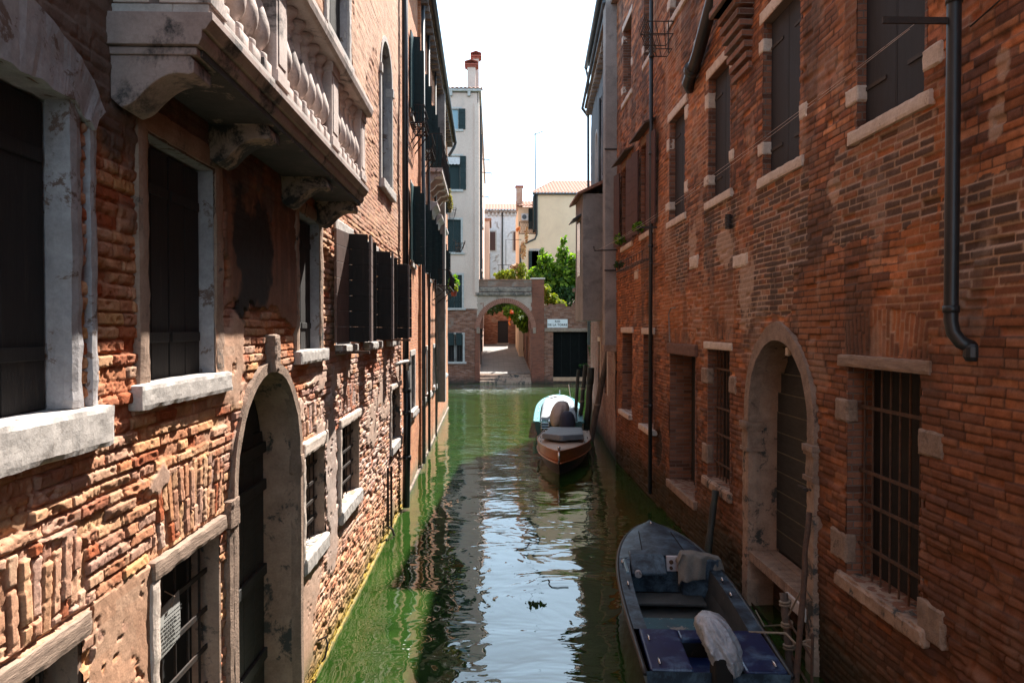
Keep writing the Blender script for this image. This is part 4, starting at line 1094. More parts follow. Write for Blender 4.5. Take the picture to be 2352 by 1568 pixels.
ig = MB(WR1); ig.lathe(8.09, -.325, 2.27, [(.0, 0), (.04, .02), (.035, .06), (.02, .10), (.0, .12)], 8)
x_ = ig.build('emblem', m_iron, None); x_.parent = sgo; x_.location = -sgo.location
# chimney breast on stepped brick corbels
mb = MB(WR1); mb.box(9.15, 10.0, -.05, .28, 7.95, 12.4); cb_ = mb.build('chimney_breast', m_brick_in, house_r)
for k in range(7):
    q = k / 7
    MB(WR1).box(9.2 + .04 * (1 - q), 9.95 - .04 * (1 - q), -.05, .05 + .22 * q, 7.0 + k * .135, 7.0 + k * .135 + .085).build('corbel', m_brick_in, cb_, bevel=.006)
MB(WR1).box(9.11, 10.04, -.05, .33, 7.95, 8.05).build('corbel', m_brick_in, cb_, bevel=.01)
# thick diagonal soot pipe
mb = MB(WR1); mb.tube([(9.9, .16, 9.4), (10.4, .15, 8.45), (11.3, .12, 7.95), (11.95, .10, 7.72), (12.05, .02, 7.66)], .10, 12); mb.tube([(11.6, .12, 7.86), (11.7, .115, 7.82)], .125, 12)
mb.build('flue_pipe', m_pipe, house_r, smooth=True)
# downpipes
mb = MB(WR1); mb.tube([(4.99, .11, 12.4), (4.99, .11, 3.66), (4.98, .10, 3.58), (4.94, .07, 3.51), (4.90, .0, 3.47)], .047, 14)
for z in (3.72, 5.9, 8.0): mb.tube([(4.99, .11, z), (4.99, .11, z + .05)], .055, 14)
mb.build('drainpipe', m_pipe, house_r, smooth=True)
mb = MB(WR1); mb.lathe(4.90, .015, 3.38, [(.04, 0), (.058, .03), (.055, .10), (.04, .12)], 12); mb.build('pipe_collar', m_pipe, house_r)
mb = MB(WR1); mb.tube([(14.75, .10, 12.4), (14.72, .10, .2)], .042, 10)
for z in (2.0, 5.3, 7.2, 9.2): mb.tube([(14.73, .10, z), (14.73, .10, z + .06)], .055, 10)
mb.build('drainpipe', m_pipe, house_r, smooth=True)
MB(WR1).box(4.985, 5.005, .1, .62, 5.755, 5.80).build('iron_arm', m_iron, house_r)
MB(WR1).box(14.6, 14.63, -.05, .42, 5.68, 5.72).build('iron_arm', m_iron, house_r)
mb = MB(WR1); mb.tube([(19.3, -.05, 5.76), (19.3, .62, 5.74), (19.3, .64, 5.85)], .02, 6); mb.build('iron_arm', m_iron, house_r)
mb = MB(WR1)
for k in range(6): mb.tube([(10.0, .05, 5.02 + .035 * k), (10.0, .05, 5.045 + .035 * k)], .05 - .004 * (k % 2), 10)
mb.build('vent', m_pipe, house_r)
mb = MB(WR1); mb.tube([(13.4, .03, 3.36), (13.4, .05, 3.9), (13.2, .06, 4.0), (13.0, .03, 4.0)], .012, 6); mb.build('cable_pipe', m_concrete, house_r)
mb = MB(WR1); mb.box(7.40, 7.43, .0, .10, 1.9, 1.93); mb.tube([(7.33, .05, 1.93), (7.6, .07, 1.92)], .012, 5); mb.build('hinge_pin', m_iron, house_r)
# washing line
mb = MB(WR1)
def sag(a, b, s_, n=16):
    return [tuple(a[i] * (1 - k / n) + b[i] * k / n - (s_ * 4 * (k / n) * (1 - k / n) if i == 2 else 0) for i in range(3)) for k in range(n + 1)]
mb.tube(sag((5.0, .38, 5.76), (19.3, .50, 5.76), .10), .0022, 5); mb.tube(sag((5.0, .42, 5.72), (19.3, .58, 5.74), .16), .0022, 5)
tag(mb.build('washing_line', m_balc, None, base=True), 'pair of thin pale washing lines slanting across the right brick wall', 'washing line')
basket('black iron flower basket high on the right brick wall beside the drainpipe', WR1, 13.3, .08, 8.75, .6)
potted('window_plant', 'green plant on the ledge of the reddish shuttered window next to the right drainpipe', 'plant', WR1, 15.9, .12, 5.62, (.12, .22, .12), .08, 120, m_leaf, seed=9, pot=False)
potted('window_plant', 'green plant on the far reddish shuttered window sill of the right house', 'plant', WR1, 18.2, .14, 5.62, (.14, .24, .14), .08, 140, m_leaf, seed=10, pot=False)
potted('window_plant', 'small plant in the iron tray below the reddish shuttered windows of the right house', 'plant', WR1, 17.9, .2, 4.98, (.12, .24, .10), .07, 120, m_leaf_d, seed=11, pot=False)
mb = MB(WR1)
for k in range(12):
    u = 15.0 + k * .3; mb.tube([(u, .0, 5.1), (u, .22, 5.08), (u, .22, 5.26)], .008, 5)
for d, z in ((.22, 5.08), (.22, 5.26), (.1, 5.09)): mb.tube([(15.0, d, z), (18.3, d, z)], .009, 5)
mb.build('flower_rail', m_iron, house_r)

# ================================================================== SECOND RIGHT HOUSE (grey)
house_r2 = thing('canal_house', 'grey rendered house beyond the right brick house with boxed-out bay and dark gutter', 'house', (3.6, 24, 0))
HR2 = [(2.2, 3.0, 1.6, 3.2), (4.6, 5.4, 1.6, 3.2), (3.6, 4.6, 8.6, 11.4), (5.6, 6.4, 8.9, 10.6, 10.2)]
wall_sheet('wall', house_r2, WR2, np.arange(0, 9.03, .1), np.arange(-.3, 3.95, .1), flat_func, HR2[:2], m_brick_r2)
wall_sheet('upper_wall', house_r2, WR2, np.arange(0, 9.03, .1), np.arange(3.9, 14.1, .1), flat_func, HR2[2:], m_greyblue)
body(WR2, house_r2, .03, 9.0, 14.1, m_greyblue, name='inner_wall')
for h_ in HR2[:2]:
    w = reveal(WR2, *h_[:4], .2, m_brick_in, house_r2); MB(WR2).box(h_[0] - .15, h_[1] + .15, -.1, .03, h_[3], h_[3] + .15).build('lintel', m_rwhite, w, bevel=.01)
    MB(WR2).box(h_[0] - .15, h_[0], -.1, .03, h_[2], h_[3]).build('jamb', m_rwhite, w, bevel=.01)
    MB(WR2).box(h_[0], h_[1], -.19, -.18, h_[2], h_[3]).build('pane', m_black, w)
w = reveal(WR2, *HR2[2][:4], .15, m_frame, house_r2); MB(WR2).box(3.6, 4.6, -.14, -.13, 8.6, 11.4).build('pane', m_black, w)
for a in (3.15, 4.6): MB(WR2).box(a, a + .45, .02, .06, 8.6, 11.4).build('shutter', m_sh_black, w)
w = MB(WR2); w.add([(q[0], -.1, q[1]) for q in arch_path(5.6, 6.4, 8.9, 10.2, 10.6)], [tuple(range(33))]); w = w.build('window', m_white, house_r2)
MB(WR2).frame(arch_path(5.6, 6.4, 8.9, 10.2, 10.6), arch_path(5.6, 6.4, 8.9, 10.2, 10.6, grow=.12), -.05, .05).build('jamb', m_white, w)
mb = MB(WR2); mb.box(-.0, 9.1, -.1, .16, 12.3, 12.42); mb.box(0, 9.1, -.1, .26, 12.42, 12.5); mb.build('cornice', m_band, house_r2)
for k in range(20): MB(WR2).box(.2 + k * .45, .38 + k * .45, -.05, .22, 12.1, 12.3).build('modillion', m_band, house_r2, bevel=.03)
mb = MB(WR2); mb.tube([(0, .20, 14.1), (9.1, .20, 14.05)], .08, 8); mb.tube([(9.05, .2, 14.0), (9.02, .12, 13.6), (9.02, .08, 3.0)], .05, 8); mb.tube([(0, .34, 12.52), (9.15, .34, 12.45), (9.1, .1, 12.1)], .055, 8)
mb.build('gutter', m_copper, house_r2, smooth=True)
MB(WR2).box(0, 9.1, -8, .15, 14.1, 14.22).build('eave', m_band, house_r2)
# flue pillar at the joint
mb = MB(WR1); mb.box(19.5, 19.95, -.05, .30, 3.18, 12.9, .5); fl = mb.build('chimney_flue', m_concrete, house_r2, bevel=.01)
MB(WR1).box(19.46, 20.0, -.05, .34, 3.0, 3.18).build('corbel', m_rstone, fl, bevel=.012)
for z in (5.2, 8.5): MB(WR1).box(19.47, 19.5, -.05, .32, z, z + .04).build('iron_band', m_iron, fl)
# boxed-out bay
b_ = Wall((3.36, 19.5), (0, 1), (-1, 0))
mb = MB(b_); mb.box(3.6, 5.6, -.6, .46, 3.9, 8.0); bay = mb.build('bay', m_concrete, house_r2, bevel=.01)
mb = MB(b_); mb.extr([(.66, 7.92), (.66, 8.0), (-.6, 8.62), (-.6, 8.5)], 'u', 3.4, 5.85); mb.build('bay_roof', m_tile, bay)
MB(b_).box(4.2, 5.0, .46, .48, 5.4, 7.2).build('pane', m_glass, bay)
mb = MB(b_); mb.extr([(.46, 7.35), (.75, 7.2), (.75, 7.24), (.46, 7.42)], 'u', 4.0, 5.2); mb.build('awning', m_pipe, bay)
MB(b_).box(5.75, 6.15, .05, .42, 3.95, 4.95).build('balustrade_pier', m_band, house_r2, bevel=.02)
MB(b_).box(5.65, 6.25, -.05, .50, 4.95, 5.08).build('pier_cap', m_band, house_r2, bevel=.02)

# ================================================================== FAR END OF THE CANAL
def prow(w, root, u0, u1, d0, d1, z0, z1, mat, name='wall'):
    return MB(w).box(u0, u1, d0, d1, z0, z1).build(name, mat, root)

# tall pale house
tall = thing('tall_house', 'tall pale rendered house at the canal end with green shutters and two chimneys', 'house', (-5, 48, 0))
HF1 = [(-2.84, -2.34, 17.0, 18.3), (-3.15, -2.23, 12.97, 15.16), (-3.2, -2.17, 8.78, 10.95), (-3.13, -2.1, 5.06, 7.26), (-3.04, -2.05, 1.46, 3.28)]
wall_sheet('upper_wall', tall, WF, np.arange(-9, -.94, .15), np.arange(5.0, 19.5, .15), lambda u, z: (0 * u, np.full((len(u), 3), .5)), HF1[:4], m_plaster_f1)
wall_sheet('lower_wall', tall, WF, np.arange(-9, -.94, .15), np.arange(-.3, 5.01, .15), lambda u, z: (0 * u, np.full((len(u), 3), .5)), HF1[4:], m_brick_f)
prow(WF, tall, -9, -.953, -30, -.5, -.3, 19.45, m_plaster_f1, 'side_wall')
prow(WF, tall, -1.0, -.951, -.5, -.012, -.3, 19.45, m_plaster_f1, 'side_wall')
prow(WF, tall, -1.25, -.96, 0, .12, 5.9, 18.7, m_plaster_f1, 'chimney_flue')
mb = MB(WF); mb.box(-9, -.8, -30, .22, 19.45, 19.62); mb.build('cornice', m_white, tall, bevel=.03)
for u in (-5.9, -4.4, -2.9, -1.7): prow(WF, tall, u, u + .18, 0, .2, 19.15, 19.45, m_white, 'modillion')
def tile_roof(w, root, u0, u1, d0, d1, z0, z1, name='roof', step=.28, mat=None, hip=0):
    """pantile slope: rises from (d0,z0) at the eave to (d1,z1)"""
    n = int((u1 - u0) / step * 8); rows = []
    m = 14
    for i in range(m + 1):
        q = i / m; r_ = []
        for k in range(n + 1):
            u = u0 + (u1 - u0) * k / n
            uu = u if not hip else max(u, u0 + hip * q)
            h = .07 * abs(math.sin(math.pi * (u - u0) / step)) + .035 * ((i % 2))
            r_.append((uu, d0 + (d1 - d0) * q, z0 + (z1 - z0) * q + h))
        rows.append(r_)
    mb = MB(w); mb.grid(rows, False); o = mb.build(name, mat or m_tile, root)
    s_ = o.modifiers.new('thick', 'SOLIDIFY'); s_.thickness = .05
    return o
tile_roof(WF, tall, -9, -.75, .25, -4, 19.62, 20.9)
for (u0, u1, d, zb, zt_) in ((-1.75, -1.2, -.8, 19.7, 21.2), (-1.40, -1.0, -2.2, 19.7, 22.3)):
    c_ = MB(WF).box(u0, u1, d - .5, d, zb, zt_ + .2).build('chimney', m_plaster_f1, tall)
    mb = MB(WF); mb.box(u0 - .08, u1 + .08, d - .6, d + .1, zt_ + .2, zt_ + .3); mb.box(u0 - .18, u1 + .18, d - .7, d + .2, zt_ + .3, zt_ + .38)
    mb.extr([(u0 - .18, zt_ + .48), ((u0 + u1) / 2, zt_ + .62), (u1 + .18, zt_ + .48), (u1 + .18, zt_ + .54), ((u0 + u1) / 2, zt_ + .68), (u0 - .18, zt_ + .54)], 'd', d - .7, d + .2)
    for a in (u0 - .1, u1): mb.box(a, a + .1, d - .5, d, zt_ + .38, zt_ + .50)
    mb.build('chimney_cap', m_tile_red, c_)
def far_window(root, W_, h, mat, sh=(), frame=True, closed=True, pane=m_glass):
    w = reveal(W_, *h[:4], .15, m_white, root)
    if frame:
        mb = MB(W_); g = .13
        mb.box(h[0] - g, h[0], -.05, .03, h[2], h[3] + g); mb.box(h[1], h[1] + g, -.05, .03, h[2], h[3] + g); mb.box(h[0], h[1], -.05, .03, h[3], h[3] + g); mb.build('jamb', m_white, w)
        MB(W_).box(h[0] - .2, h[1] + .25, -.05, .12, h[2] - .14, h[2]).build('sill', m_white, w)
    if closed:
        mid = (h[0] + h[1]) / 2
        for (a, b) in ((h[0], mid - .01), (mid + .01, h[1])):
            mb = MB(W_); leaf(mb, W_.P(a, -.12, h[2]), W_.t * (b - a), (0, 0, h[3] - h[2]), W_.n * .05, 3); mb.build('shutter', mat, w)
    else: MB(W_).box(h[0], h[1], -.14, -.12, h[2], h[3]).build('pane', pane, w)
    for (a, b) in sh:
        mb = MB(W_); leaf(mb, W_.P(a, .02, h[2] - .03), W_.t * (b - a), (0, 0, h[3] - h[2] + .06), W_.n * .05, 6, True); mb.build('shutter', mat, w)
    return w
w = far_window(tall, WF, HF1[0], m_sh_green, ((-3.30, -2.86), (-2.32, -1.86)), False, False, m_glass_light)
mb = MB(WF); mb.box(-3.2, -2.0, 0, .08, 16.82, 16.97); mb.box(-3.1, -2.1, 0, .03, 18.33, 18.45); mb.build('sill', m_white, w)
w = far_window(tall, WF, HF1[1], m_sh_green, ((-2.22, -1.82),), False, False, m_sh_green)
MB(WF).box(-3.3, -2.0, 0, .12, 12.8, 12.96).build('sill', m_white, w); MB(WF).box(-3.2, -2.0, 0, .05, 15.2, 15.32).build('lintel', m_white, w)
rows = [[WF.P(-3.1 + .88 * k / 16, .02 + .22 * q + .01 * math.sin(k * 2), 15.12 - .5 * q - (.05 * abs(math.sin(k * math.pi / 4)) if q == 1 else 0)) for k in range(17)] for q in (0, .5, 1)]
mb = MB(); mb.grid(rows); mb.build('awning', MAT('awning_cloth', (.62, .56, .53), (.5, .44, .42), 8, .9, 0), w)
far_window(tall, WF, HF1[2], m_sh_green)
far_window(tall, WF, HF1[3], m_sh_green)
w = far_window(tall, WF, HF1[4], m_sh_green, (), True, False, m_black)
grille(WF, w, -3.04, -2.05, 1.46, 3.28, -.05, 7, [1.6, 2.9], .016)
MB(WF).box(-2.62, -2.48, -.11, -.09, 1.46, 3.28).build('mullion', m_white, w)
for (a, b) in ((-3.15, -2.65), (-2.5, -2.1)): MB(WF).box(a, b, .02, .08, 2.55, 3.4).build('shutter', m_sh_green, w)
basket('small black iron flower basket on the pale tall house, below its second shuttered window', WF, -2.9, .05, 10.95, .9)
for (y, z, L_) in ((50.5, 15.6, 1.0), (52, 15.0, 1.2), (50.5, 13.0, .9)):
    mb = MB(); mb.tube([(-.96, y, z), (-.96 + L_ * .7, y, z - .05)], .03, 5); mb.tube([(-.96 + L_ * .7, y, z - .05), (-.96 + L_ * .7, y + .9, z - .1)], .02, 5); mb.build('drying_rail', m_iron, tall)
mb = MB(); mb.tube([(-.88, 49.5, 19), (-.88, 49.5, 1.2)], .06, 6); mb.tube([(-.85, 53, 18), (-.85, 53, 2)], .05, 6); mb.build('drainpipe', m_pipe, tall)
for k, (y, z) in enumerate(((52, 8.0), (56, 8.2), (60, 8.0), (53, 3.0), (57, 3.2), (62, 3.6), (55, 12), (60, 12.2))):
    MB().box(-.95, -.90, y, y + .9, z, z + 1.6).build('shutter', m_sh_red if k % 2 else m_sh_green, tall)
    MB().box(-.95, -.80, y - .1, y + 1.0, z - .12, z).build('sill', m_white, tall)

# brick archway over the alley
gate = thing('archway', 'brick archway over water steps at the far end of the canal', 'archway', (.8, 48, 0))
def ffar(u, z): return .01 * (fbm(u * 5, z * 5, 301, 3) - .5), np.full((len(u), 3), .5)
wall_sheet('wall', gate, WF, np.arange(-.95, 2.62, .06), np.arange(-.3, 3.7, .06), ffar, [(-.907, 2.56, -.3, 5.40, 3.66)], m_brick_red)
wall_sheet('upper_wall', gate, WF, np.arange(-1.1, 2.62, .06), np.arange(3.66, 6.0, .06), ffar, [(-.907, 2.56, -.3, 5.40, 3.66)], MAT('buff_render', (.44, .33, .27), (.34, .25, .2), 2, .9, .4, 20, .01, stain=(.22, .17, .14), stain_scale=1.6))
p = arch_path(-.907, 2.56, -.3, 3.66, 5.40, 28)
MB(WF).strip(p, -1.0, .0).build('arch_soffit', m_brick_f, gate)
mb = MB(WF)
for k in range(46):
    a0, a1 = math.pi * (k + .06) / 46, math.pi * (k + .94) / 46; q = []
    for (r_, a) in ((1.735, a0), (1.735, a1), (2.05, a1), (2.05, a0)): q.append((.8265 - r_ * math.cos(a), 3.66 + r_ * math.sin(a)))
    mb.extr(q, 'd', -.05, .045 + .015 * random.random())
mb.build('arch_ring', m_brick_arch, gate)
for (a, b) in ((-1.22, -.905), (2.56, 2.86)):
    mb = MB(WF); mb.box(a, b, -.1, .05, -.3, 3.62); mb.build('pier', m_brick_red, gate)
    MB(WF).box(a + .1, b + .0, 0, .10, 3.35, 3.75).build('impost', m_rstone, gate, bevel=.02)
MB(WF).box(2.60, 3.42, -.8, .04, -.3, 6.98).build('pier', m_brick_red, gate)
MB(WF).box(2.52, 3.48, -.86, .10, 6.98, 7.08).build('coping', m_rwhite, gate, bevel=.01)
mb = MB(WF); mb.box(-1.2, 2.58, -.05, .16, 5.88, 6.12, .12, .02); mb.box(-1.15, 2.58, -.05, .10, 6.14, 6.48, .12, .02); mb.build('band', m_band, gate, rough=.02, rscale=4)
MB(WF).box(-.97, 2.59, -.9, .02, 6.48, 6.90).build('parapet', m_brick_r2, gate)
mb = MB(WF)
for k in range(12): mb.box(-.95 + k * .295, -.96 + (k + 1) * .295, -.95, .07, 6.90, 6.97 + .01 * (k % 2))
mb.build('coping', m_tile, gate)
MB(WF).box(-.94, 2.6, -3, -.9, 5.6, 6.3).build('vault', m_brick_f, gate)
for k in range(3): MB(WF).box(-.90, 2.55, -1.2, .32 - .34 * k, -.3 + .2 * k, .16 + .20 * k, ).build('water_step', m_warmstone, gate, bevel=.012)
# alley floor and walls behind the arch
mb = MB(); n = 20
rows = [[(x, 49.0 + 24 * k / n, .60 + 1.62 * (k / n)) for x in (-.95, .2, 1.4, 2.6)] for k in range(n + 1)]
mb.grid(rows)
pm, t, b, o_ = nt('alley_paving'); v = vecn(t)
br = t.nodes.new('ShaderNodeTexBrick'); t.links.new(v, br.inputs['Vector']); br.inputs['Scale'].default_value = 1; br.inputs['Brick Width'].default_value = .8; br.inputs['Row Height'].default_value = .42
br.inputs['Mortar Size'].default_value = .015; br.inputs['Color1'].default_value = (.12, .115, .11, 1); br.inputs['Color2'].default_value = (.19, .18, .17, 1); br.inputs['Mortar'].default_value = (.06, .055, .05, 1)
t.links.new(br.outputs['Color'], b.inputs['Base Color']); b.inputs['Roughness'].default_value = .6
tag(mb.build('alley_paving', pm), kind='structure')
alley = thing('garden_wall', 'long brick wall on the right of the alley seen through the archway, topped by creepers', 'wall', (2.7, 60, 0))
MB().box(2.58, 2.95, 48.9, 73, -.3, 5.6).build('wall', m_brick_f, alley)
endw = thing('alley_house', 'low brick wall with a dark door closing the alley behind the archway', 'wall', (.8, 73, 1.8))
MB().box(-.95, .45, 72.2, 72.8, 1, 6.4).build('wall', m_brick_f, endw); MB().box(1.5, 2.58, 72.2, 72.8, 1, 6.4).build('wall', m_brick_f, endw); MB().box(.45, 1.5, 72.2, 72.8, 4.5, 6.4).build('wall', m_brick_f, endw)
MB().box(.45, 1.5, 72.4, 72.5, 2.1, 4.5).build('door', m_sh_black, endw)
MB().box(.35, 1.6, 72.0, 72.35, 2.1, 2.24).build('doorstep', m_white, endw)
for (y, x, z) in ((54, 2.56, 1.2), (60, 2.56, 1.6)): MB().box(x - .03, x + .02, y, y + .8, z, z + 1.9).build('doorway', m_sh_red, alley)
tag(leaves('creeper', [((1.6, 55, 5.0), (.9, 1.5, .6)), ((2.1, 53.5, 4.4), (.6, 1.2, .7)), ((2.3, 52.8, 3.9), (.4, .8, .6))], 1500, .24, m_leaf, None, 21, True), 'green creeper hanging from the alley wall inside the archway', 'plant')
tag(leaves('creeper', [((.3, 66, 6.0), (1.6, 2.0, .8)), ((-.2, 64, 5.4), (.8, 1.5, .5))], 900, .28, m_leaf_d, None, 22, True), 'dark green creeper at the left top behind the archway opening', 'plant')
tag(leaves('flowering_creeper', [((1.33, 52, 4.9), (.16, .4, .16)), ((1.18, 52, 4.3), (.08, .2, .40))], 60, .13, m_leaf_r, None, 23, True), 'red flowers trailing down beside the green creeper in the archway', 'flowers')

# low wall with the street sign and water gate
gw = thing('boundary_wall', 'low red brick wall with a wide black water gate to the right of the archway', 'wall', (5, 48, 0))
wall_sheet('wall', gw, WF, np.arange(3.42, 9.01, .08), np.arange(-.3, 5.2, .08), ffar, [(4.03, 6.37, .40, 3.45)], m_brick_f)
MB(WF).box(3.44, 9, -.45, -.02, 3.5, 5.15).build('wall', m_brick_f, gw); MB(WF).box(6.4, 9, -.45, -.02, -.3, 3.5).build('wall', m_brick_f, gw); MB(WF).box(3.44, 4.03, -.45, -.02, -.3, 3.5).build('wall', m_brick_f, gw)
stone(WF, gw, 3.44, 7.2, -.1, .09, 3.47, 3.70, m_rstone, 'lintel', .02, .15)
stone(WF, gw, 4.03, 6.5, -.3, .07, .14, .40, MAT('threshold', (.50, .30, .18), (.36, .22, .14), 4, .85), 'threshold', .015, .12)
g_ = MB(WF).box(4.03, 6.37, -.30, -.22, .4, 3.45).build('gate', MAT('gate_boards', (.006, .007, .006), (.004, .004, .004), 5, .95, .3, 20, .01, spec=.1, stain=(.10, .10, .09), stain_scale=3, stain_pos=(.68, .74)), gw)
for u in (4.6, 5.2, 5.8): MB(WF).box(u, u + .02, -.222, -.20, .42, 3.43).build('gate_rail', m_black, g_)
MB(WF).box(4.03, 6.37, -.44, -.43, -.3, .2).build('gate_shadow_board', m_black, gw)
mb = MB(WF)
rnd = random.Random(3); u = 3.45
while u < 8.9:
    h_ = rnd.uniform(.0, .32); mb.box(u, u + .27, -.42, -.04, 5.15, 5.16 + h_); u += .275
mb.build('broken_top', m_brick_f, gw)
# street name sign
sign = thing('street_sign', 'white stone name plate reading RIO DE LA TORRE on the brick wall', 'sign', WF.P(4.32, .0, 3.76))
MB(WF).box(3.64, 5.0, -.01, .035, 3.74, 4.30).build('plate', MAT('sign_white', (.72, .70, .70), (.66, .64, .64), 3, .7, 0), sign)
MB(WF).box(3.615, 5.025, -.02, .025, 3.715, 4.325).build('border', m_rstone, sign)
def text(s_, u, z, size, name, sx=1.0):
    c = bpy.data.curves.new(name, 'FONT'); c.body = s_; c.size = size; c.align_x = 'CENTER'; c.align_y = 'CENTER'; c.extrude = .004; c.space_character = 1.12; c.offset = .004
    tmp = bpy.data.objects.new('tmp', c); COL.objects.link(tmp)
    dg = bpy.context.evaluated_depsgraph_get(); me = bpy.data.meshes.new_from_object(tmp.evaluated_get(dg)); bpy.data.objects.remove(tmp)
    for v_ in me.vertices:
        x, y, zz = v_.co; v_.co = (u + x * sx, 48 - .04 - zz, z + y)
    me.materials.clear(); me.materials.append(m_black)
    o = bpy.data.objects.new(name, me); put(o, sign); return o
text('RIO', 4.32, 4.15, .20, 'lettering'); text('DE LA TORRE', 4.32, 3.92, .20, 'lettering', .98)

# plants above the walls
tree = thing('fig_tree', 'large leafy green tree above the low brick wall before the yellow house', 'tree', (4.6, 52.5, 1))
leaves('crown', [((4.7, 52.8, 6.9), (1.7, 1.1, 1.3)), ((3.4, 52.6, 7.3), (1.0, .9, .9)), ((5.6, 52.6, 7.6), (1.1, .9, 1.2)), ((5.15, 52.8, 9.1), (.50, .5, .9)), ((3.85, 52.6, 8.6), (.65, .6, .75)), ((5.9, 52.6, 8.7), (.6, .6, .5)), ((3.0, 52.4, 7.9), (.35, .5, .3)), ((4.5, 52.6, 8.1), (.8, .7, .5)), ((2.7, 52.3, 6.9), (.5, .6, .4)), ((6.3, 52.5, 8.2), (.45, .6, .7)), ((5.2, 52.5, 10.2), (.25, .3, .35)), ((3.55, 52.5, 9.4), (.2, .3, .2))], 3600, .32, m_leaf, tree, 31)
leaves('undergrowth', [((5.3, 51.5, 5.9), (1.4, .8, .9))], 1100, .22, m_leaf_d, tree, 32)
mb = MB(); mb.tube([(4.8, 52.6, 1), (4.85, 52.6, 5), (4.9, 52.7, 7), (5.1, 52.8, 9.4)], [.14, .10, .06, .02], 8); mb.build('trunk', m_bark, tree)
mb = MB()
for q in ((3.3, 7.6), (3.9, 8.9), (5.9, 7.9), (6.2, 8.6), (2.9, 7.0), (4.4, 8.4)): mb.tube([(4.85, 52.6, 5.2), ((4.85 + q[0]) / 2, 52.6, (5.8 + q[1]) / 2 - .1), (q[0], 52.6, q[1])], [.05, .035, .012], 6)
mb.build('limbs', m_bark, tree)
tag(leaves('bush', [((4.0, 49.4, 5.7), (.55, .5, .5)), ((4.5, 49.2, 5.35), (.6, .4, .35)), ((3.7, 49.4, 6.4), (.25, .4, .4))], 900, .20, m_leaf_y, None, 33, True), 'yellow green bush just above the street sign wall beside the red brick pier', 'bush')
tag(leaves('bush', [((1.2, 50, 7.35), (1.0, .5, .5)), ((.5, 50, 7.3), (.5, .4, .4)), ((2.0, 50, 7.7), (.4, .4, .6))], 1300, .18, m_leaf_y, None, 34, True), 'yellow green bush growing on top of the archway', 'bush')
tag(leaves('dry_bush', [((1.6, 50.4, 8.0), (.45, .4, .25)), ((2.1, 50.4, 9.2), (.2, .3, .7)), ((2.35, 50.6, 10.3), (.15, .2, .6))], 500, .15, MAT('dry_orange_leaf', (.42, .17, .05), (.50, .30, .12), 5, .7, 0), None, 35, True), 'orange dry climbing plant behind the bush on top of the archway', 'plant')
mb = MB()
for x in (.4, .75, 1.1, 1.45, 1.8): mb.tube([(x, 50.9, 6.3), (x, 50.9, 8.2)], .015, 5)
mb.tube([(.3, 50.9, 8.2), (2.0, 50.9, 8.2)], .02, 5); mb.tube([(.9, 50.9, 8.2), (.9, 50.9, 10.0), (2.0, 50.9, 10.0)], .025, 5)
tag(mb.build('terrace_railing', m_iron, None, base=True), 'thin black iron railing standing on the terrace above the archway', 'railing')

# yellow house
WY = Wall((0, 60), (1, 0), (0, -1))
yel = thing('yellow_house', 'pale yellow rendered house with tiled roof behind the fig tree', 'house', (6, 60, 0))
prow(WY, yel, 2.16, 11, -9, 0, -.5, 11.6, m_plaster_y)
prow(WY, yel, 3.59, 11, -9, 0, 11.6, 14.9, m_plaster_y)
prow(WY, yel, 2.16, 3.59, -9, -2, 11.6, 14.2, m_plaster_y)
tile_roof(WY, yel, 3.2, 11.3, .30, -6, 15.02, 17.3, hip=2.4)
tile_roof(WY, yel, 2.0, 3.6, -1.5, -5, 14.25, 15.2)
MB(WY).box(3.3, 11, .0, .28, 14.9, 15.02).build('gutter', m_pipe, yel)
mb = MB(WY); mb.tube([(3.65, .08, 15), (3.65, .08, 11.6), (3.5, .08, 11.2), (2.4, .08, 10.7), (2.28, .08, 10.4), (2.24, .08, 7)], .07, 6); mb.build('drainpipe', m_pipe, yel)
ch_ = MB(WY).box(2.0, 2.55, -2.9, -2.3, 14, 16.0).build('chimney', MAT('chimney_render', (.45, .26, .19), (.5, .38, .3), 4, .9), yel)
MB(WY).box(1.92, 2.63, -3.0, -2.2, 16.0, 16.12).build('chimney_cap', m_tile_red, ch_)
MB(WY).box(3.05, 3.58, -1.98, -1.9, 12.3, 14.1).build('shutter', m_sh_green, yel)
MB(WY).box(3.40, 3.58, -1.9, .02, 12.0, 14.9).build('shutter', m_sh_green, yel)
w = far_window(yel, WY, (3.2, 3.8, 8.2, 10.2), m_sh_green)
MB(WY).box(3.2, 3.8, -.02, .0, 8.2, 10.2).build('pane', m_sh_green, w)
mb = MB(WY); mb.box(3.0, 4.2, 0, .05, 10.25, 10.38); mb.build('lintel', m_white, w)
for a in (2.96, 3.85): MB(WY).box(a, a + .28, .02, .07, 8.2, 10.2).build('shutter', m_sh_green, w)
mb = MB(WY); n = 9
for k in range(n):
    u = 2.2 + 1.35 * k / n; mb.tube([(u, 0, 11.65), (u + .30, 0, 12.6)], .012, 4); mb.tube([(u + .30, 0, 11.65), (u, 0, 12.6)], .012, 4)
for z in (11.65, 12.6): mb.tube([(2.18, 0, z), (3.58, 0, z)], .03, 5)
for u in (2.2, 3.55): mb.tube([(u, 0, 11.6), (u, 0, 12.65)], .03, 5)
mb.build('balcony_railing', m_iron, yel)
ac = thing('air_conditioner', 'white air conditioning unit on the small balcony wall of the yellow house', 'air conditioner', WY.P(2.7, -1.8, 13.0))
MB(WY).box(2.42, 3.02, -1.9, -1.6, 13.0, 13.6).build('casing', MAT('ac_white', (.6, .6, .6), None, 3, .6, 0), ac, bevel=.02)
mb = MB(WY)
for k in range(24):
    a = 2 * math.pi * k / 24; mb.add([(2.68 + .2 * math.cos(a + e), -1.595, 13.3 + .2 * math.sin(a + e)) for e in (0, .26)] + [(2.68, -1.59, 13.3)], [(0, 1, 2)])
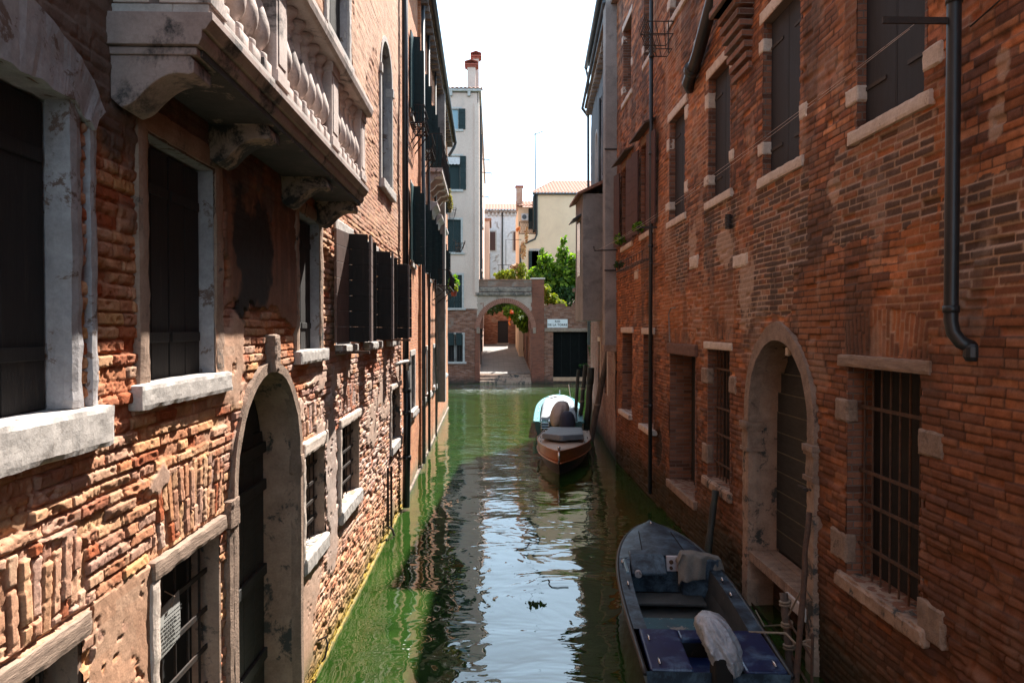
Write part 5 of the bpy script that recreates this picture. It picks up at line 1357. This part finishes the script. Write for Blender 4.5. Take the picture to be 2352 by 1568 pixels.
mb.build('fan_grille', m_copper, ac)
tag(leaves('flower_pot_plant', [((2.1, 59.8, 12.0), (.22, .2, .25))], 90, .13, m_flower, None, 41, True), 'orange flowers at the left corner of the yellow house balcony', 'flowers')
ant = thing('antenna', 'tall thin television antenna mast above the roofs against the sky', 'antenna', (3.75, 62, 15))
mb = MB(); mb.tube([(3.68, 62, 15), (3.62, 62, 20.6)], .045, 6); mb.tube([(3.45, 62, 15), (3.45, 62, 16.8)], .02, 5); mb.build('mast', m_copper, ant)
mb = MB(); mb.tube([(3.55, 62, 20.45), (4.35, 61.9, 20.75)], .03, 5)
for k in range(7): x = 3.6 + k * .11; mb.tube([(x, 61.7, 20.47 + k * .04), (x, 62.3, 20.47 + k * .04)], .008, 4)
mb.build('aerial', m_copper, ant)

# far white house
W5 = Wall((0, 85), (1, 0), (0, -1))
far = thing('white_house', 'distant white house with peeling render and tiled roof between the tall and the yellow house', 'house', (1.5, 85, 0))
prow(W5, far, -3, 6, -8, 0, 0, 17.6, m_white_peel)
tile_roof(W5, far, -3, 6.2, .4, -5, 17.8, 19.4, step=.36)
MB(W5).box(-3, 6.1, 0, .35, 17.45, 17.78).build('cornice', m_band, far)
for k in range(10): MB(W5).box(-.6 + k * .45, -.42 + k * .45, 0, .3, 17.1, 17.45).build('modillion', m_white, far)
mb = MB(W5); mb.tube([(1.08, .1, 17.6), (1.08, .1, 8)], .09, 6); mb.build('drainpipe', m_pipe, far)
for (a, b, z0, z1) in ((-.45, .25, 13.0, 15.2), (2.4, 3.1, 13.0, 15.2), (-.45, .3, 7.2, 9.6)):
    wq = MB(W5).box(a - .15, b + .15, 0, .06, z0 - .15, z1 + .15).build('window', m_white, far); MB(W5).box(a, b, .05, .10, z0, z1).build('shutter', m_sh_red, wq)
# dark alley house on the left of the alley
al = thing('alley_house', 'narrow brownish house strip between the tall pale house and the white one', 'house', (-1, 70, 0))
MB().box(-4, -.40, 78.5, 84, 0, 15.5).build('wall', m_plaster_f1, al)
mb = MB(); mb.box(-4, -.2, 78.4, 84, 15.5, 15.8); mb.build('eave', m_tile, al)
MB().box(-.40, -.35, 79, 80, 9, 12).build('shutter', m_sh_red, al)
# ground far behind
tag(MB().box(-250, 250, 84.5, 600, -1.0, .35).build('ground', MAT('far_ground', (.2, .18, .15))), kind='structure')

# ================================================================== BOATS
def boat_frame(stern, bow):
    s_, b = Vector(stern), Vector(bow); n = (b - s_).normalized()
    return Wall(stern, (n.y, -n.x), (n.x, n.y)), (b - s_).length

def hull(fr, L, wf, zf, mat, root, n=34, keel=-.28, tum=.92):
    mb = MB(fr); rows = []
    for i in range(n + 1):
        s_ = i / n; w_, z = max(wf(s_), .004), zf(s_); r_ = []
        sec = [(1, z), (1 * tum + .06, z * .62), (tum, z * .3), (tum * .93, -.02), (tum * .7, keel * .6), (0.0, keel)]
        rk = (1 - .0)
        for (a, zz) in sec: r_.append((-w_ * a, L * s_ - .18 * s_ ** 6 * (1 - zz / z) * L * .25, zz))
        for (a, zz) in sec[-2::-1]: r_.append((w_ * a, L * s_ - .18 * s_ ** 6 * (1 - zz / z) * L * .25, zz))
        rows.append(r_)
    mb.grid(rows, False); mb.add(rows[0], [tuple(range(len(rows[0])))])
    return mb.build('hull', mat, root, smooth=False)

def deck_patch(mb, fr, L, s0, s1, wl, wr, zf, crown=0.0, n=20, m=8):
    rows = []
    for i in range(n + 1):
        s_ = s0 + (s1 - s0) * i / n; a, b = wl(s_), wr(s_)
        rows.append([(a + (b - a) * j / m, L * s_, zf(s_) + crown * (1 - (2 * j / m - 1) ** 2)) for j in range(m + 1)])
    mb.grid(rows, False)

def rail(fr, L, wf, zf, r_, mat, root, name='rub_rail', n=40, off=0.01, dz=-.02, s0=0):
    mb = MB(fr)
    for sg in (-1, 1):
        mb.tube([(sg * (wf(s0 + (1 - s0) * k / n) + off), L * (s0 + (1 - s0) * k / n), zf(s0 + (1 - s0) * k / n) + dz) for k in range(n + 1)], r_, 6)
    return mb.build(name, mat, root, smooth=True)

def cleat(fr, u, d, z, root, ln=.12, mat=None):
    mb = MB(fr); mb.tube([(u, d - ln / 2, z + .035), (u, d, z + .045), (u, d + ln / 2, z + .035)], .010, 6); mb.tube([(u, d - .02, z), (u, d - .02, z + .04)], .009, 6); mb.tube([(u, d + .02, z), (u, d + .02, z + .04)], .009, 6)
    return mb.build('cleat', mat or m_chrome, root, smooth=True)

def lump(name, c, r_, mat, root, wr=.03, seed=0, n=48, m=34, taper=.35, lean=(0, 0), fr=WORLD, folds=9, square=.0):
    """cloth-wrapped engine cowling"""
    rows = []; rg = random.Random(seed); ph = [rg.uniform(0, 6.3) for _ in range(6)]
    for i in range(m + 1):
        v = -math.pi / 2 + math.pi * i / m; q = (math.sin(v) + 1) / 2; row = []
        for k in range(n + 1):
            a = 2 * math.pi * k / n
            rr = math.cos(v) ** .72 * (1 - taper * (1 - q) ** 1.4)
            f = 1 + wr * (math.sin(a * folds + ph[0] + 2.5 * q) * .5 + .6 * math.sin(a * 5 + ph[1] - 5 * q) + .6 * mn.noise(Vector((math.cos(a) * 2.2, math.sin(a) * 2.2, q * 4 + seed)))) * (.6 + .6 * (1 - q))
            gx = math.cos(a); gy = math.sin(a)
            sw = a + .9 * q; nv = Vector((math.cos(sw) * 2.4 + seed, math.sin(sw) * 2.4, v * .45))
            f += wr * (1.9 * (.22 - abs(mn.noise(nv))) + 1.2 * (.22 - abs(mn.noise(nv * 2.6))) + .7 * (.2 - abs(mn.noise(Vector((gx * 3 + 7, gy * 3, v * 4))))))
            row.append((c[0] + r_[0] * rr * f * gx + lean[0] * (q - .5), c[1] + r_[1] * rr * f * gy + lean[1] * (q - .5), c[2] + r_[2] * math.sin(v)))
        rows.append(row)
    mb = MB(fr); mb.grid(rows, False)
    return mb.build(name, mat, root, smooth=True)

m_chrome, _t, _b, _o = nt('chrome'); _b.inputs['Base Color'].default_value = (.6, .6, .62, 1); _b.inputs['Metallic'].default_value = 1; _b.inputs['Roughness'].default_value = .25
m_navy = MAT('navy_gelcoat', (.007, .018, .035), (.005, .012, .024), 3, .45, .10, 30, .002, stain=(.10, .17, .24), stain_scale=5, stain_pos=(.42, .70))  # pale blue patches painted into the gelcoat stand for reflected sky
m_navy2 = MAT('blue_gelcoat', (.007, .020, .095), (.005, .014, .065), 3, .32, .10, 30, .002, stain=(.10, .18, .30), stain_scale=3.5, stain_pos=(.50, .70))
m_cock = MAT('cockpit_floor', (.055, .060, .062), (.032, .036, .038), 4, .6, .4, 30, .004, stain=(.17, .15, .13), stain_scale=4, stain_pos=(.60, .66))
m_teal_peel = MAT('peeling_teal', (.03, .12, .15), (.03, .08, .11), 4, .5, .3, 30, .004, stain=(.30, .27, .24), stain_scale=6, stain_pos=(.56, .59))
m_rope = MAT('rope', (.30, .24, .18), (.2, .16, .12), 30, .9, .5, 80, .003)
m_wrap = MAT('plastic_wrap', (.50, .52, .58), (.30, .32, .36), 6, .30, .8, 11, .03, spec=.7, stain=(.16, .16, .18), stain_scale=5, stain_pos=(.56, .7))

fr, L1 = boat_frame((2.08, 6.5), (2.46, 11.15))
b1 = thing('motorboat', 'dark blue open motorboat with a wrapped outboard, nearest boat on the right', 'boat', fr.P(0, L1 / 2, 0))
wf1 = lambda s: .69 * (1 - max(0, (s - .38) / .62) ** 2.5) ** .62 * (.955 + .045 * min(1, s / .3))
zf1 = lambda s: .43 + .13 * s * s
hull(fr, L1, wf1, zf1, m_navy, b1)
rail(fr, L1, wf1, zf1, .028, MAT('black_rubber', (.02, .02, .022), None, 3, .5, 0), b1)
wi = lambda s: wf1(s) - .15
mb = MB(fr)
deck_patch(mb, fr, L1, .665, 1.0, lambda s: -wf1(s), wf1, zf1, .05)
for sg in (-1, 1): deck_patch(mb, fr, L1, .20, .665, lambda s: sg * wf1(s), lambda s: sg * wi(s), zf1, 0, 20, 2)
mb.build('foredeck', m_navy, b1, smooth=True)
mb = MB(fr)
for (a, b) in ((-.62, -.22), (.26, .64)): mb.box(a, b, .02, .20 * L1, .38, .445)
mb.box(-.22, .26, .72, .20 * L1, .38, .44); mb.box(-.22, .26, .02, .74, .20, .24)
mb.build('aft_deck', m_navy2, b1, bevel=.02)
mb = MB(fr)
for sg in (-1, 1):
    rows = [[(sg * wi(s), L1 * s, zf1(s)), (sg * (wi(s) - .02), L1 * s, .22), (sg * (wi(s) - .08), L1 * s, .02)] for s in [.20 + .465 * k / 20 for k in range(21)]]
    mb.grid(rows, False)
    for s in (.20, .665): pass
mb.box(-.5, .5, .20 * L1 - .02, .20 * L1, .0, .43)
deck_patch(mb, fr, L1, .20, .70, lambda s: -wi(s) + .05, lambda s: wi(s) - .05, lambda s: .03)
mb.build('cockpit', m_cock, b1)
MB(fr).box(-.50, .46, .315 * L1, .44 * L1, .07, .11).build('thwart', m_teal_peel, b1, bevel=.012)
MB(fr).box(-.46, .42, .52 * L1, .60 * L1, .10, .14).build('thwart', m_cock, b1, bevel=.012)
mb = MB(fr); mb.box(-.52, .52, .655 * L1, .668 * L1, .05, .50); mb.extr([(.60 * L1, .36), (.60 * L1, .40), (.66 * L1, .56), (.70 * L1, .56), (.67 * L1, .36)], 'u', -.48, -.02); ds = mb.build('dashboard', m_navy, b1, bevel=.012)
pn = MB(fr).box(.0, .42, .640 * L1, .652 * L1, .36, .56).build('instrument_panel', MAT('panel_white', (.55, .52, .55), (.45, .42, .45), 6, .5, 0), ds, bevel=.006)
MB(fr).box(.16, .30, .636 * L1, .642 * L1, .42, .52).build('instrument', m_black, ds)
for (u, z, r_) in ((.06, .49, .028), (.06, .41, .022)):
    mb = MB(fr); mb.tube([(u, .634 * L1, z), (u, .642 * L1, z)], r_, 12); mb.build('gauge', m_rust, ds)
mb = MB(fr); mb.tube([(-.40, .590 * L1, .385), (-.40, .603 * L1, .39)], .045, 16); mb.build('round_sticker', m_frame, ds)
MB(fr).box(-.58, -.54, .55 * L1, .66 * L1, .44, .50).build('windscreen_stub', m_glass_light, ds, bevel=.01)
for (u, s) in ((-.60, .62), (-.60, .46), (-.55, .14), (.58, .50), (.57, .40), (.55, .03), (-.52, .03)): cleat(fr, u, s * L1, zf1(s), b1)
cleat(fr, 0, .965 * L1, .57, b1)
for sg in (-1, 1):
    mb = MB(fr); mb.tube([(sg * .20 * (1 + 1.5 * (1 - s)), s * L1, zf1(s) + .052) for s in (.68, .75, .82, .88)], .006, 5); mb.build('deck_seam', m_black, b1)
om = MB(fr); om.box(-.06, .10, -.16, .10, .05, .62); om.box(-.02, .05, -.18, .0, -.5, .1); mo = om.build('outboard_motor', m_black, b1, bevel=.02)
lump('engine_cover', (.02, .04, .68), (.18, .225, .27), m_wrap, mo, .14, 3, lean=(-.20, .10), fr=fr, taper=.22, n=90, m=64)
mb = MB(fr); mb.tube([(.52, .9, .44), (.7, .85, .46), (.85, .75, .50), (.9, .60, .46), (.98, .5, .5)], .012, 6); mb.tube([(.98 + .07 * math.cos(a), .5 + .07 * math.sin(a), .5 + .02 * math.sin(a * 2)) for a in [k * .5 for k in range(14)]], .011, 5)
tag(mb.build('mooring_rope', m_rope, None, base=True), 'pale mooring rope from the stern of the dark blue motorboat to the wooden post', 'rope')
# cloth thrown over the wheel
rows = []
for i in range(27):
    row = []; v = i / 26
    for k in range(37):
        q = k / 36; u = .10 + .62 * q; d = .60 * L1 - .22 * v
        top = .66 + .05 * math.sin(q * 3.1) - .08 * q
        f = .012 * math.sin(q * 21 + 1.5 * v) + .020 * math.sin(q * 8 + 3 * v)
        if v < .35: z = top + .0 * v; dd = .60 * L1 + .10 - v * .5
        else: z = top - (v - .35) * (.42 + .22 * q + .05 * math.sin(q * 9)); dd = .60 * L1 + .10 - .175 - .06 * (v - .35) + f * 1.6
        if q < .08: z -= (.08 - q) * 1.6
        if q > .90: z -= (q - .90) * 2.2
        row.append((u + f * .4, dd, z + f * .3))
    rows.append(row)
mb = MB(fr); mb.grid(rows, False)
cl = mb.build('draped_cloth', MAT('grey_cloth', (.21, .20, .185), (.15, .145, .135), 5, .95, .4, 60, .003), None, base=True, smooth=True)
so = cl.modifiers.new('thick', 'SOLIDIFY'); so.thickness = .006
tag(cl, 'greyish cloth draped over the steering position of the dark blue motorboat', 'cloth')
MB(fr).box(.16, .64, .585 * L1, .62 * L1, .1, .62).build('steering_console', m_navy, b1, bevel=.03)

# varnished wooden boat
m_varn = MAT('varnish', (.33, .095, .030), (.24, .07, .024), 3, .28, .1, 12, .002, stretch=(1, 1, 4), coat=.5)
m_dkhull = MAT('dark_hull', (.03, .03, .034), None, 3, .35, .05)
m_ply = MAT('pale_deck', (.42, .33, .26), (.34, .26, .20), 4, .6, .2, 30, .002)
fr, L2 = boat_frame((2.25, 21.9), (1.60, 17.35))
b2 = thing('motorboat', 'small varnished wooden motorboat with pale deck and blue grey hatch cover, middle boat', 'boat', fr.P(0, L2 / 2, 0))
wf2 = lambda s: .76 * (1 - max(0, (s - .30) / .70) ** 2.0) ** .95 * (.90 + .10 * min(1, s / .35)) + .002
zf2 = lambda s: .50 + .12 * s * s
mb = MB(fr); rows = []; rows2 = []
for i in range(35):
    s_ = i / 34; w_, z = wf2(s_), zf2(s_)
    rk = lambda zz: L2 * s_ - .35 * s_ ** 5 * (1 - zz / z)
    rows.append([(-w_, rk(z), z), (-w_ * .97 - .03 * (1 - s_), rk(z * .75), z * .75), (-w_ * .95 - .02, rk(z * .52), z * .52)])
    rows2.append([(-w_ * .94 - .01, rk(z * .52), z * .52), (-w_ * .86, rk(.1), .1), (-w_ * .6, rk(-.2), -.2), (0, rk(-.3), -.3)])
for rr in (rows, [[(-a, b, c) for (a, b, c) in r_] for r_ in rows]): mb.grid(rr, False)
mb.build('hull', m_varn, b2)
mb = MB(fr)
for rr in (rows2, [[(-a, b, c) for (a, b, c) in r_] for r_ in rows2]): mb.grid(rr, False)
mb.box(-.68, .68, -.02, .0, -.25, .5)
mb.build('lower_hull', m_dkhull, b2)
rail(fr, L2, lambda s: wf2(s) * .955 + .02, lambda s: zf2(s) * .54, .022, m_varn, b2, off=.012, dz=0)
rail(fr, L2, wf2, zf2, .016, m_varn, b2, 'gunwale', off=0, dz=.01)
mb = MB(fr); deck_patch(mb, fr, L2, 0.0, 1.0, lambda s: -wf2(s) + .01, lambda s: wf2(s) - .01, lambda s: zf2(s) - .004, .035, 30); mb.build('deck', m_ply, b2, smooth=True)
hc = MB(fr)
poly = [(-.50, .35), (.50, .35), (.57, 2.6), (.06, 3.05), (-.04, 3.05), (-.57, 2.6)]
hc.add([(p_[0], p_[1], .555 + .028 * (p_[1])) for p_ in poly] + [(p_[0] * .98, p_[1], .635 + .055 * p_[1]) for p_ in poly], [(0, 1, 2, 3, 4, 5), (11, 10, 9, 8, 7, 6)] + [(i, (i + 1) % 6, 6 + (i + 1) % 6, 6 + i) for i in range(6)])
hc.build('hatch_cover', MAT('hatch_fabric', (.16, .20, .235), (.12, .155, .185), 3, .6, .3, 20, .004, stain=(.08, .08, .08), stain_scale=4, stain_pos=(.62, .8)), b2, bevel=.03)
for (u, d) in ((-.64, .5), (.64, .5), (-.66, 1.7), (.66, 1.7), (-.60, 2.5), (.60, 2.5), (-.6, .15), (.6, .15)): cleat(fr, u, d, .52, b2, .22, m_iron)
mb = MB(fr); mb.lathe(0, L2 - .08, .58, [(.035, 0), (.03, .12), (.045, .13), (.02, .16)], 10); mb.tube([(0, L2 - .02, .62), (0, L2 - .12, .30)], .028, 6); mb.build('stem_post', m_chrome, b2, smooth=True)
om = MB(fr); om.box(-.10, .12, -.35, -.05, .05, .75); mo = om.build('outboard_motor', m_black, b2, bevel=.03)
lump('engine_cover', (-.02, -.18, .72), (.25, .32, .36), MAT('navy_canvas', (.028, .036, .065), (.020, .026, .045), 4, .85, .4, 40, .004), mo, .02, 5, taper=-.05, fr=fr)

# turquoise boat
m_turq = MAT('turquoise_gelcoat', (.14, .38, .42), (.10, .30, .34), 2.5, .35, .05, 20, .002, coat=.3)
m_turq_d = MAT('green_hull', (.03, .10, .10), (.02, .07, .07), 3, .4, .05)
fr, L3 = boat_frame((2.19, 23.9), (2.80, 30.6))
b3 = thing('motorboat', 'turquoise motorboat under a white tarpaulin moored farthest along the canal', 'boat', fr.P(0, L3 / 2, 0))
wf3 = lambda s: .84 * (1 - max(0, (s - .45) / .55) ** 2.6) ** .60 * (.96 + .04 * min(1, s / .3)) + .002
zf3 = lambda s: .52 + .28 * s * s
hull(fr, L3, lambda s: wf3(s) * .985, lambda s: zf3(s) - .03, m_turq_d, b3)
rail(fr, L3, wf3, zf3, .045, m_turq, b3)
mb = MB(fr)
deck_patch(mb, fr, L3, .78, 1.0, lambda s: -wf3(s), wf3, lambda s: zf3(s) - .02, .05)
for sg in (-1, 1): deck_patch(mb, fr, L3, .0, .78, lambda s: sg * wf3(s), lambda s: sg * (wf3(s) - .17), zf3, 0, 20, 2)
mb.box(-.66, .66, 0, .10, .30, .50); mb.box(-.66, .66, .1, .62, .22, .26)
mb.build('deck', m_turq, b3, smooth=False)
mb = MB(fr)
for z in (.30, .38, .46): mb.tube([(-.58, -.05, z), (-.32, -.05, z)], .014, 6)
for u in (-.58, -.32): mb.tube([(u, -.04, .2), (u, -.05, .54), (u, .1, .56)], .014, 6)
mb.build('boarding_ladder', m_chrome, b3)
for (u, s) in ((-.72, .12), (-.74, .35), (.74, .2), (.75, .35), (.74, .5), (-.74, .5)): cleat(fr, u, s * L3, zf3(s), b3, .18)
mb = MB(fr)
rows = []
for i in range(25):
    s_ = .085 + .71 * i / 24; ww = min(.66, wf3(s_) - .14)
    rows.append([(-ww + 2 * ww * j / 16, L3 * s_, zf3(s_) + .05 + .16 * (1 - (j / 8 - 1) ** 4) * min(1, i / 3) + .012 * math.sin(i * 1.7 + j) - (.10 if j in (0, 16) else 0)) for j in range(17)])
rows = [[(a, b, c - .14) for (a, b, c) in rows[0]]] + rows
mb.grid(rows, False)
tp = mb.build('tarpaulin', MAT('white_tarp', (.30, .35, .40), (.24, .285, .33), 2, .6, .3, 10, .01), None, base=True, smooth=True)
so = tp.modifiers.new('thick', 'SOLIDIFY'); so.thickness = .01
tag(tp, 'white tarpaulin stretched over the cockpit of the turquoise boat', 'tarpaulin')
om = MB(fr); om.box(-.08, .14, -.4, .1, .05, .8); mo = om.build('outboard_motor', m_black, b3, bevel=.03)
lump('engine_cover', (.02, -.1, .78), (.32, .50, .42), MAT('beige_canvas', (.42, .37, .35), (.32, .275, .26), 3, .8, .5, 20, .006), mo, .045, 8, lean=(.22, .42), taper=.25, fr=fr)
mb = MB(fr); mb.tube([(.05, .93 * L3, .78), (.05, .93 * L3, 1.05)], .02, 6); mb.tube([(.5, .80 * L3, .75), (.42, .82 * L3, 1.35)], .014, 5); mb.build('bow_post', m_chrome, b3)
rg = random.Random(9)
mb = MB(fr)
for k in range(16):
    c = Vector((-.15 + rg.uniform(-.2, .3), 4.2 + rg.uniform(-.5, .5), .92)); e = c + Vector((rg.uniform(-.2, .2), rg.uniform(-.25, .25), rg.uniform(0, .06))); mb.tube([tuple(c), tuple(e)], .010, 4)
tag(mb.build('rope_tangle', m_iron, None, base=True), 'dark tangled rope lying on the white tarpaulin', 'rope')

# ================================================================== MOORING POLES AND POSTS
def pole(label, a, b, r_, cap=None, mat=None, rope=None, group='mooring poles by the right wall'):
    mb = MB(); A, B = Vector(a), Vector(b); n = 12
    mb.tube([tuple(A.lerp(B, k / n) + mn.noise_vector(Vector((k * .6, a[0], a[1]))) * .02) for k in range(n + 1)], [r_ * (1 - .12 * k / n) for k in range(n + 1)], 12, True)
    t = thing('mooring_pole', label, 'pole', a, group)
    mb.build('pole', mat or m_pole, t, rough=.008, smooth=True)
    if cap:
        mb = MB(); d = (B - A).normalized(); mb.tube([tuple(B - d * .55), tuple(B - d * .3), tuple(B + d * .02)], [r_ * 1.02, r_ * 1.08, r_ * .98], 12, True); mb.build('pole_top', cap, t, smooth=True)
    if rope:
        mb = MB()
        for z in rope:
            mb = MB(); c = A.lerp(B, z); mb.tube([tuple(c + Vector((math.cos(q) * r_ * 1.15, math.sin(q) * r_ * 1.15, .03 * q / 6))) for q in [k * .6 for k in range(23)]], .014, 5, True)
            mb.build('rope_loop', m_rope, t, smooth=True)
    return t
m_pole = MAT('pole_wood', (.115, .085, .068), (.065, .05, .042), 4, .9, .6, 25, .01, stretch=(4, 4, .5), stain=(.035, .035, .025), stain_scale=2)
m_pole_dk = MAT('wet_pole', (.025, .026, .020), (.015, .016, .013), 4, .7, .5, 25, .01, stain=(.035, .06, .02), stain_scale=3)
pole('thick brown mooring pole leaning against the right wall beside the turquoise boat', (3.02, 23.0, -.6), (3.62, 22.4, 2.95), .10, rope=[.5])
pole('dark mooring pole with a greenish top behind the brown leaning pole', (3.25, 25.0, -.6), (3.42, 24.9, 2.25), .12, m_pole_dk, m_pole_dk)
pole('dark mooring pole leaning toward the wall right of the turquoise boat stern', (2.98, 25.2, -.6), (3.30, 25.4, 2.35), .08, None, m_pole_dk, [.55, .7])
pole('thin dark mooring pole closest to the turquoise boat side', (2.95, 26.2, -.6), (3.18, 26.6, 2.1), .07, None, m_pole_dk)
pole('dark slanted plank pole leaning on the right brick wall behind the blue boat', (2.85, 9.75, -.4), (3.26, 10.35, 1.25), .055, None, m_pole_dk, group='poles leaning beside the blue boat')
pole('long thin rusty pole standing in the water by the arched door step', (2.78, 6.55, -.5), (3.24, 7.22, 1.72), .032, None, m_rust, group='poles leaning beside the blue boat')
pole('short wooden post with rope loops below the arched door step', (3.02, 6.95, -.5), (3.12, 7.55, .78), .045, None, m_pole, [.75, .9, .6], group='poles leaning beside the blue boat')
mb = MB(); mb.tube([(3.12, 7.5, .55), (3.05, 6.7, .45)], .012, 6); mb.tube([(3.10, 7.4, .25), (3.04, 6.7, .15)], .012, 6); mb.tube([(3.05, 6.7, .7), (3.04, 6.7, -.2)], .014, 6)
tag(mb.build('water_ladder', m_rust, None, base=True), 'small thin metal ladder bars beside the rope wound post below the step', 'ladder')
mb = MB(); mb.tube([(3.30, 7.3, .82), (3.18, 7.2, .98), (3.1, 7.5, .45), (3.2, 8.3, .10), (3.32, 8.9, .05)], .010, 6)
tag(mb.build('hanging_rope', m_rope, None, base=True), 'thin rope hanging under the arched door step', 'rope')

# ================================================================== SMALL THINGS
# thin service cables on the right wall
for (pts, nm) in (([(19.2, .02, 4.95), (15.0, .02, 4.98), (14.7, .16, 4.98), (14.2, .02, 4.9)], 'cable'), ([(13.2, .02, 5.35), (12.6, .06, 5.28), (12.2, .03, 5.35)], 'cable'), ([(10.9, .02, 5.25), (10.86, .05, 5.1)], 'cable'), ([(7.35, .02, 5.05), (7.2, .05, 5.02), (7.12, .03, 5.0)], 'cable'), ([(4.95, .02, 5.72), (4.55, .03, 5.78)], 'cable'), ([(8.62, .02, 5.2), (8.45, .05, 5.14)], 'cable')):
    MB(WR1).tube(pts, .006, 5).build(nm, m_iron, house_r)
# drifting weed and twigs
rg = random.Random(12)
def debris(label, x, y, s_, k):
    mb = MB(); P0 = Vector((x, y, .008))
    a = rg.uniform(0, 6)
    pts = [P0]
    for i in range(7):
        a += rg.uniform(-.9, .9); pts.append(pts[-1] + Vector((math.cos(a), math.sin(a), 0)) * s_ * .16)
    mb.tube([tuple(p) for p in pts], .006, 5, True)
    tag(mb.build('floating_twig', m_pole_dk, None, base=True), label, 'twig')
debris('small twig floating in the sky reflection just left of the dark blue boat', 1.05, 9.9, .5, 0)
debris('curled twig floating in mid canal further up than the dark blue boat', .62, 12.0, .45, 1)
tag(leaves('floating_weed', [((.55, 9.3, .01), (.16, .14, .006))], 26, .07, m_leaf_d, None, 51, True, 0.0), 'little clump of dark weed drifting in the middle of the canal', 'weed')
# creeper at the right end of the water gate wall
tag(leaves('creeper', [((6.55, 47.8, 3.2), (.2, .2, 1.6)), ((6.4, 47.8, 4.6), (.4, .25, .4)), ((6.1, 47.7, 1.2), (.35, .2, .15))], 420, .16, m_leaf_d, None, 52, True), 'dark creeper climbing beside the black water gate at its right edge', 'plant')
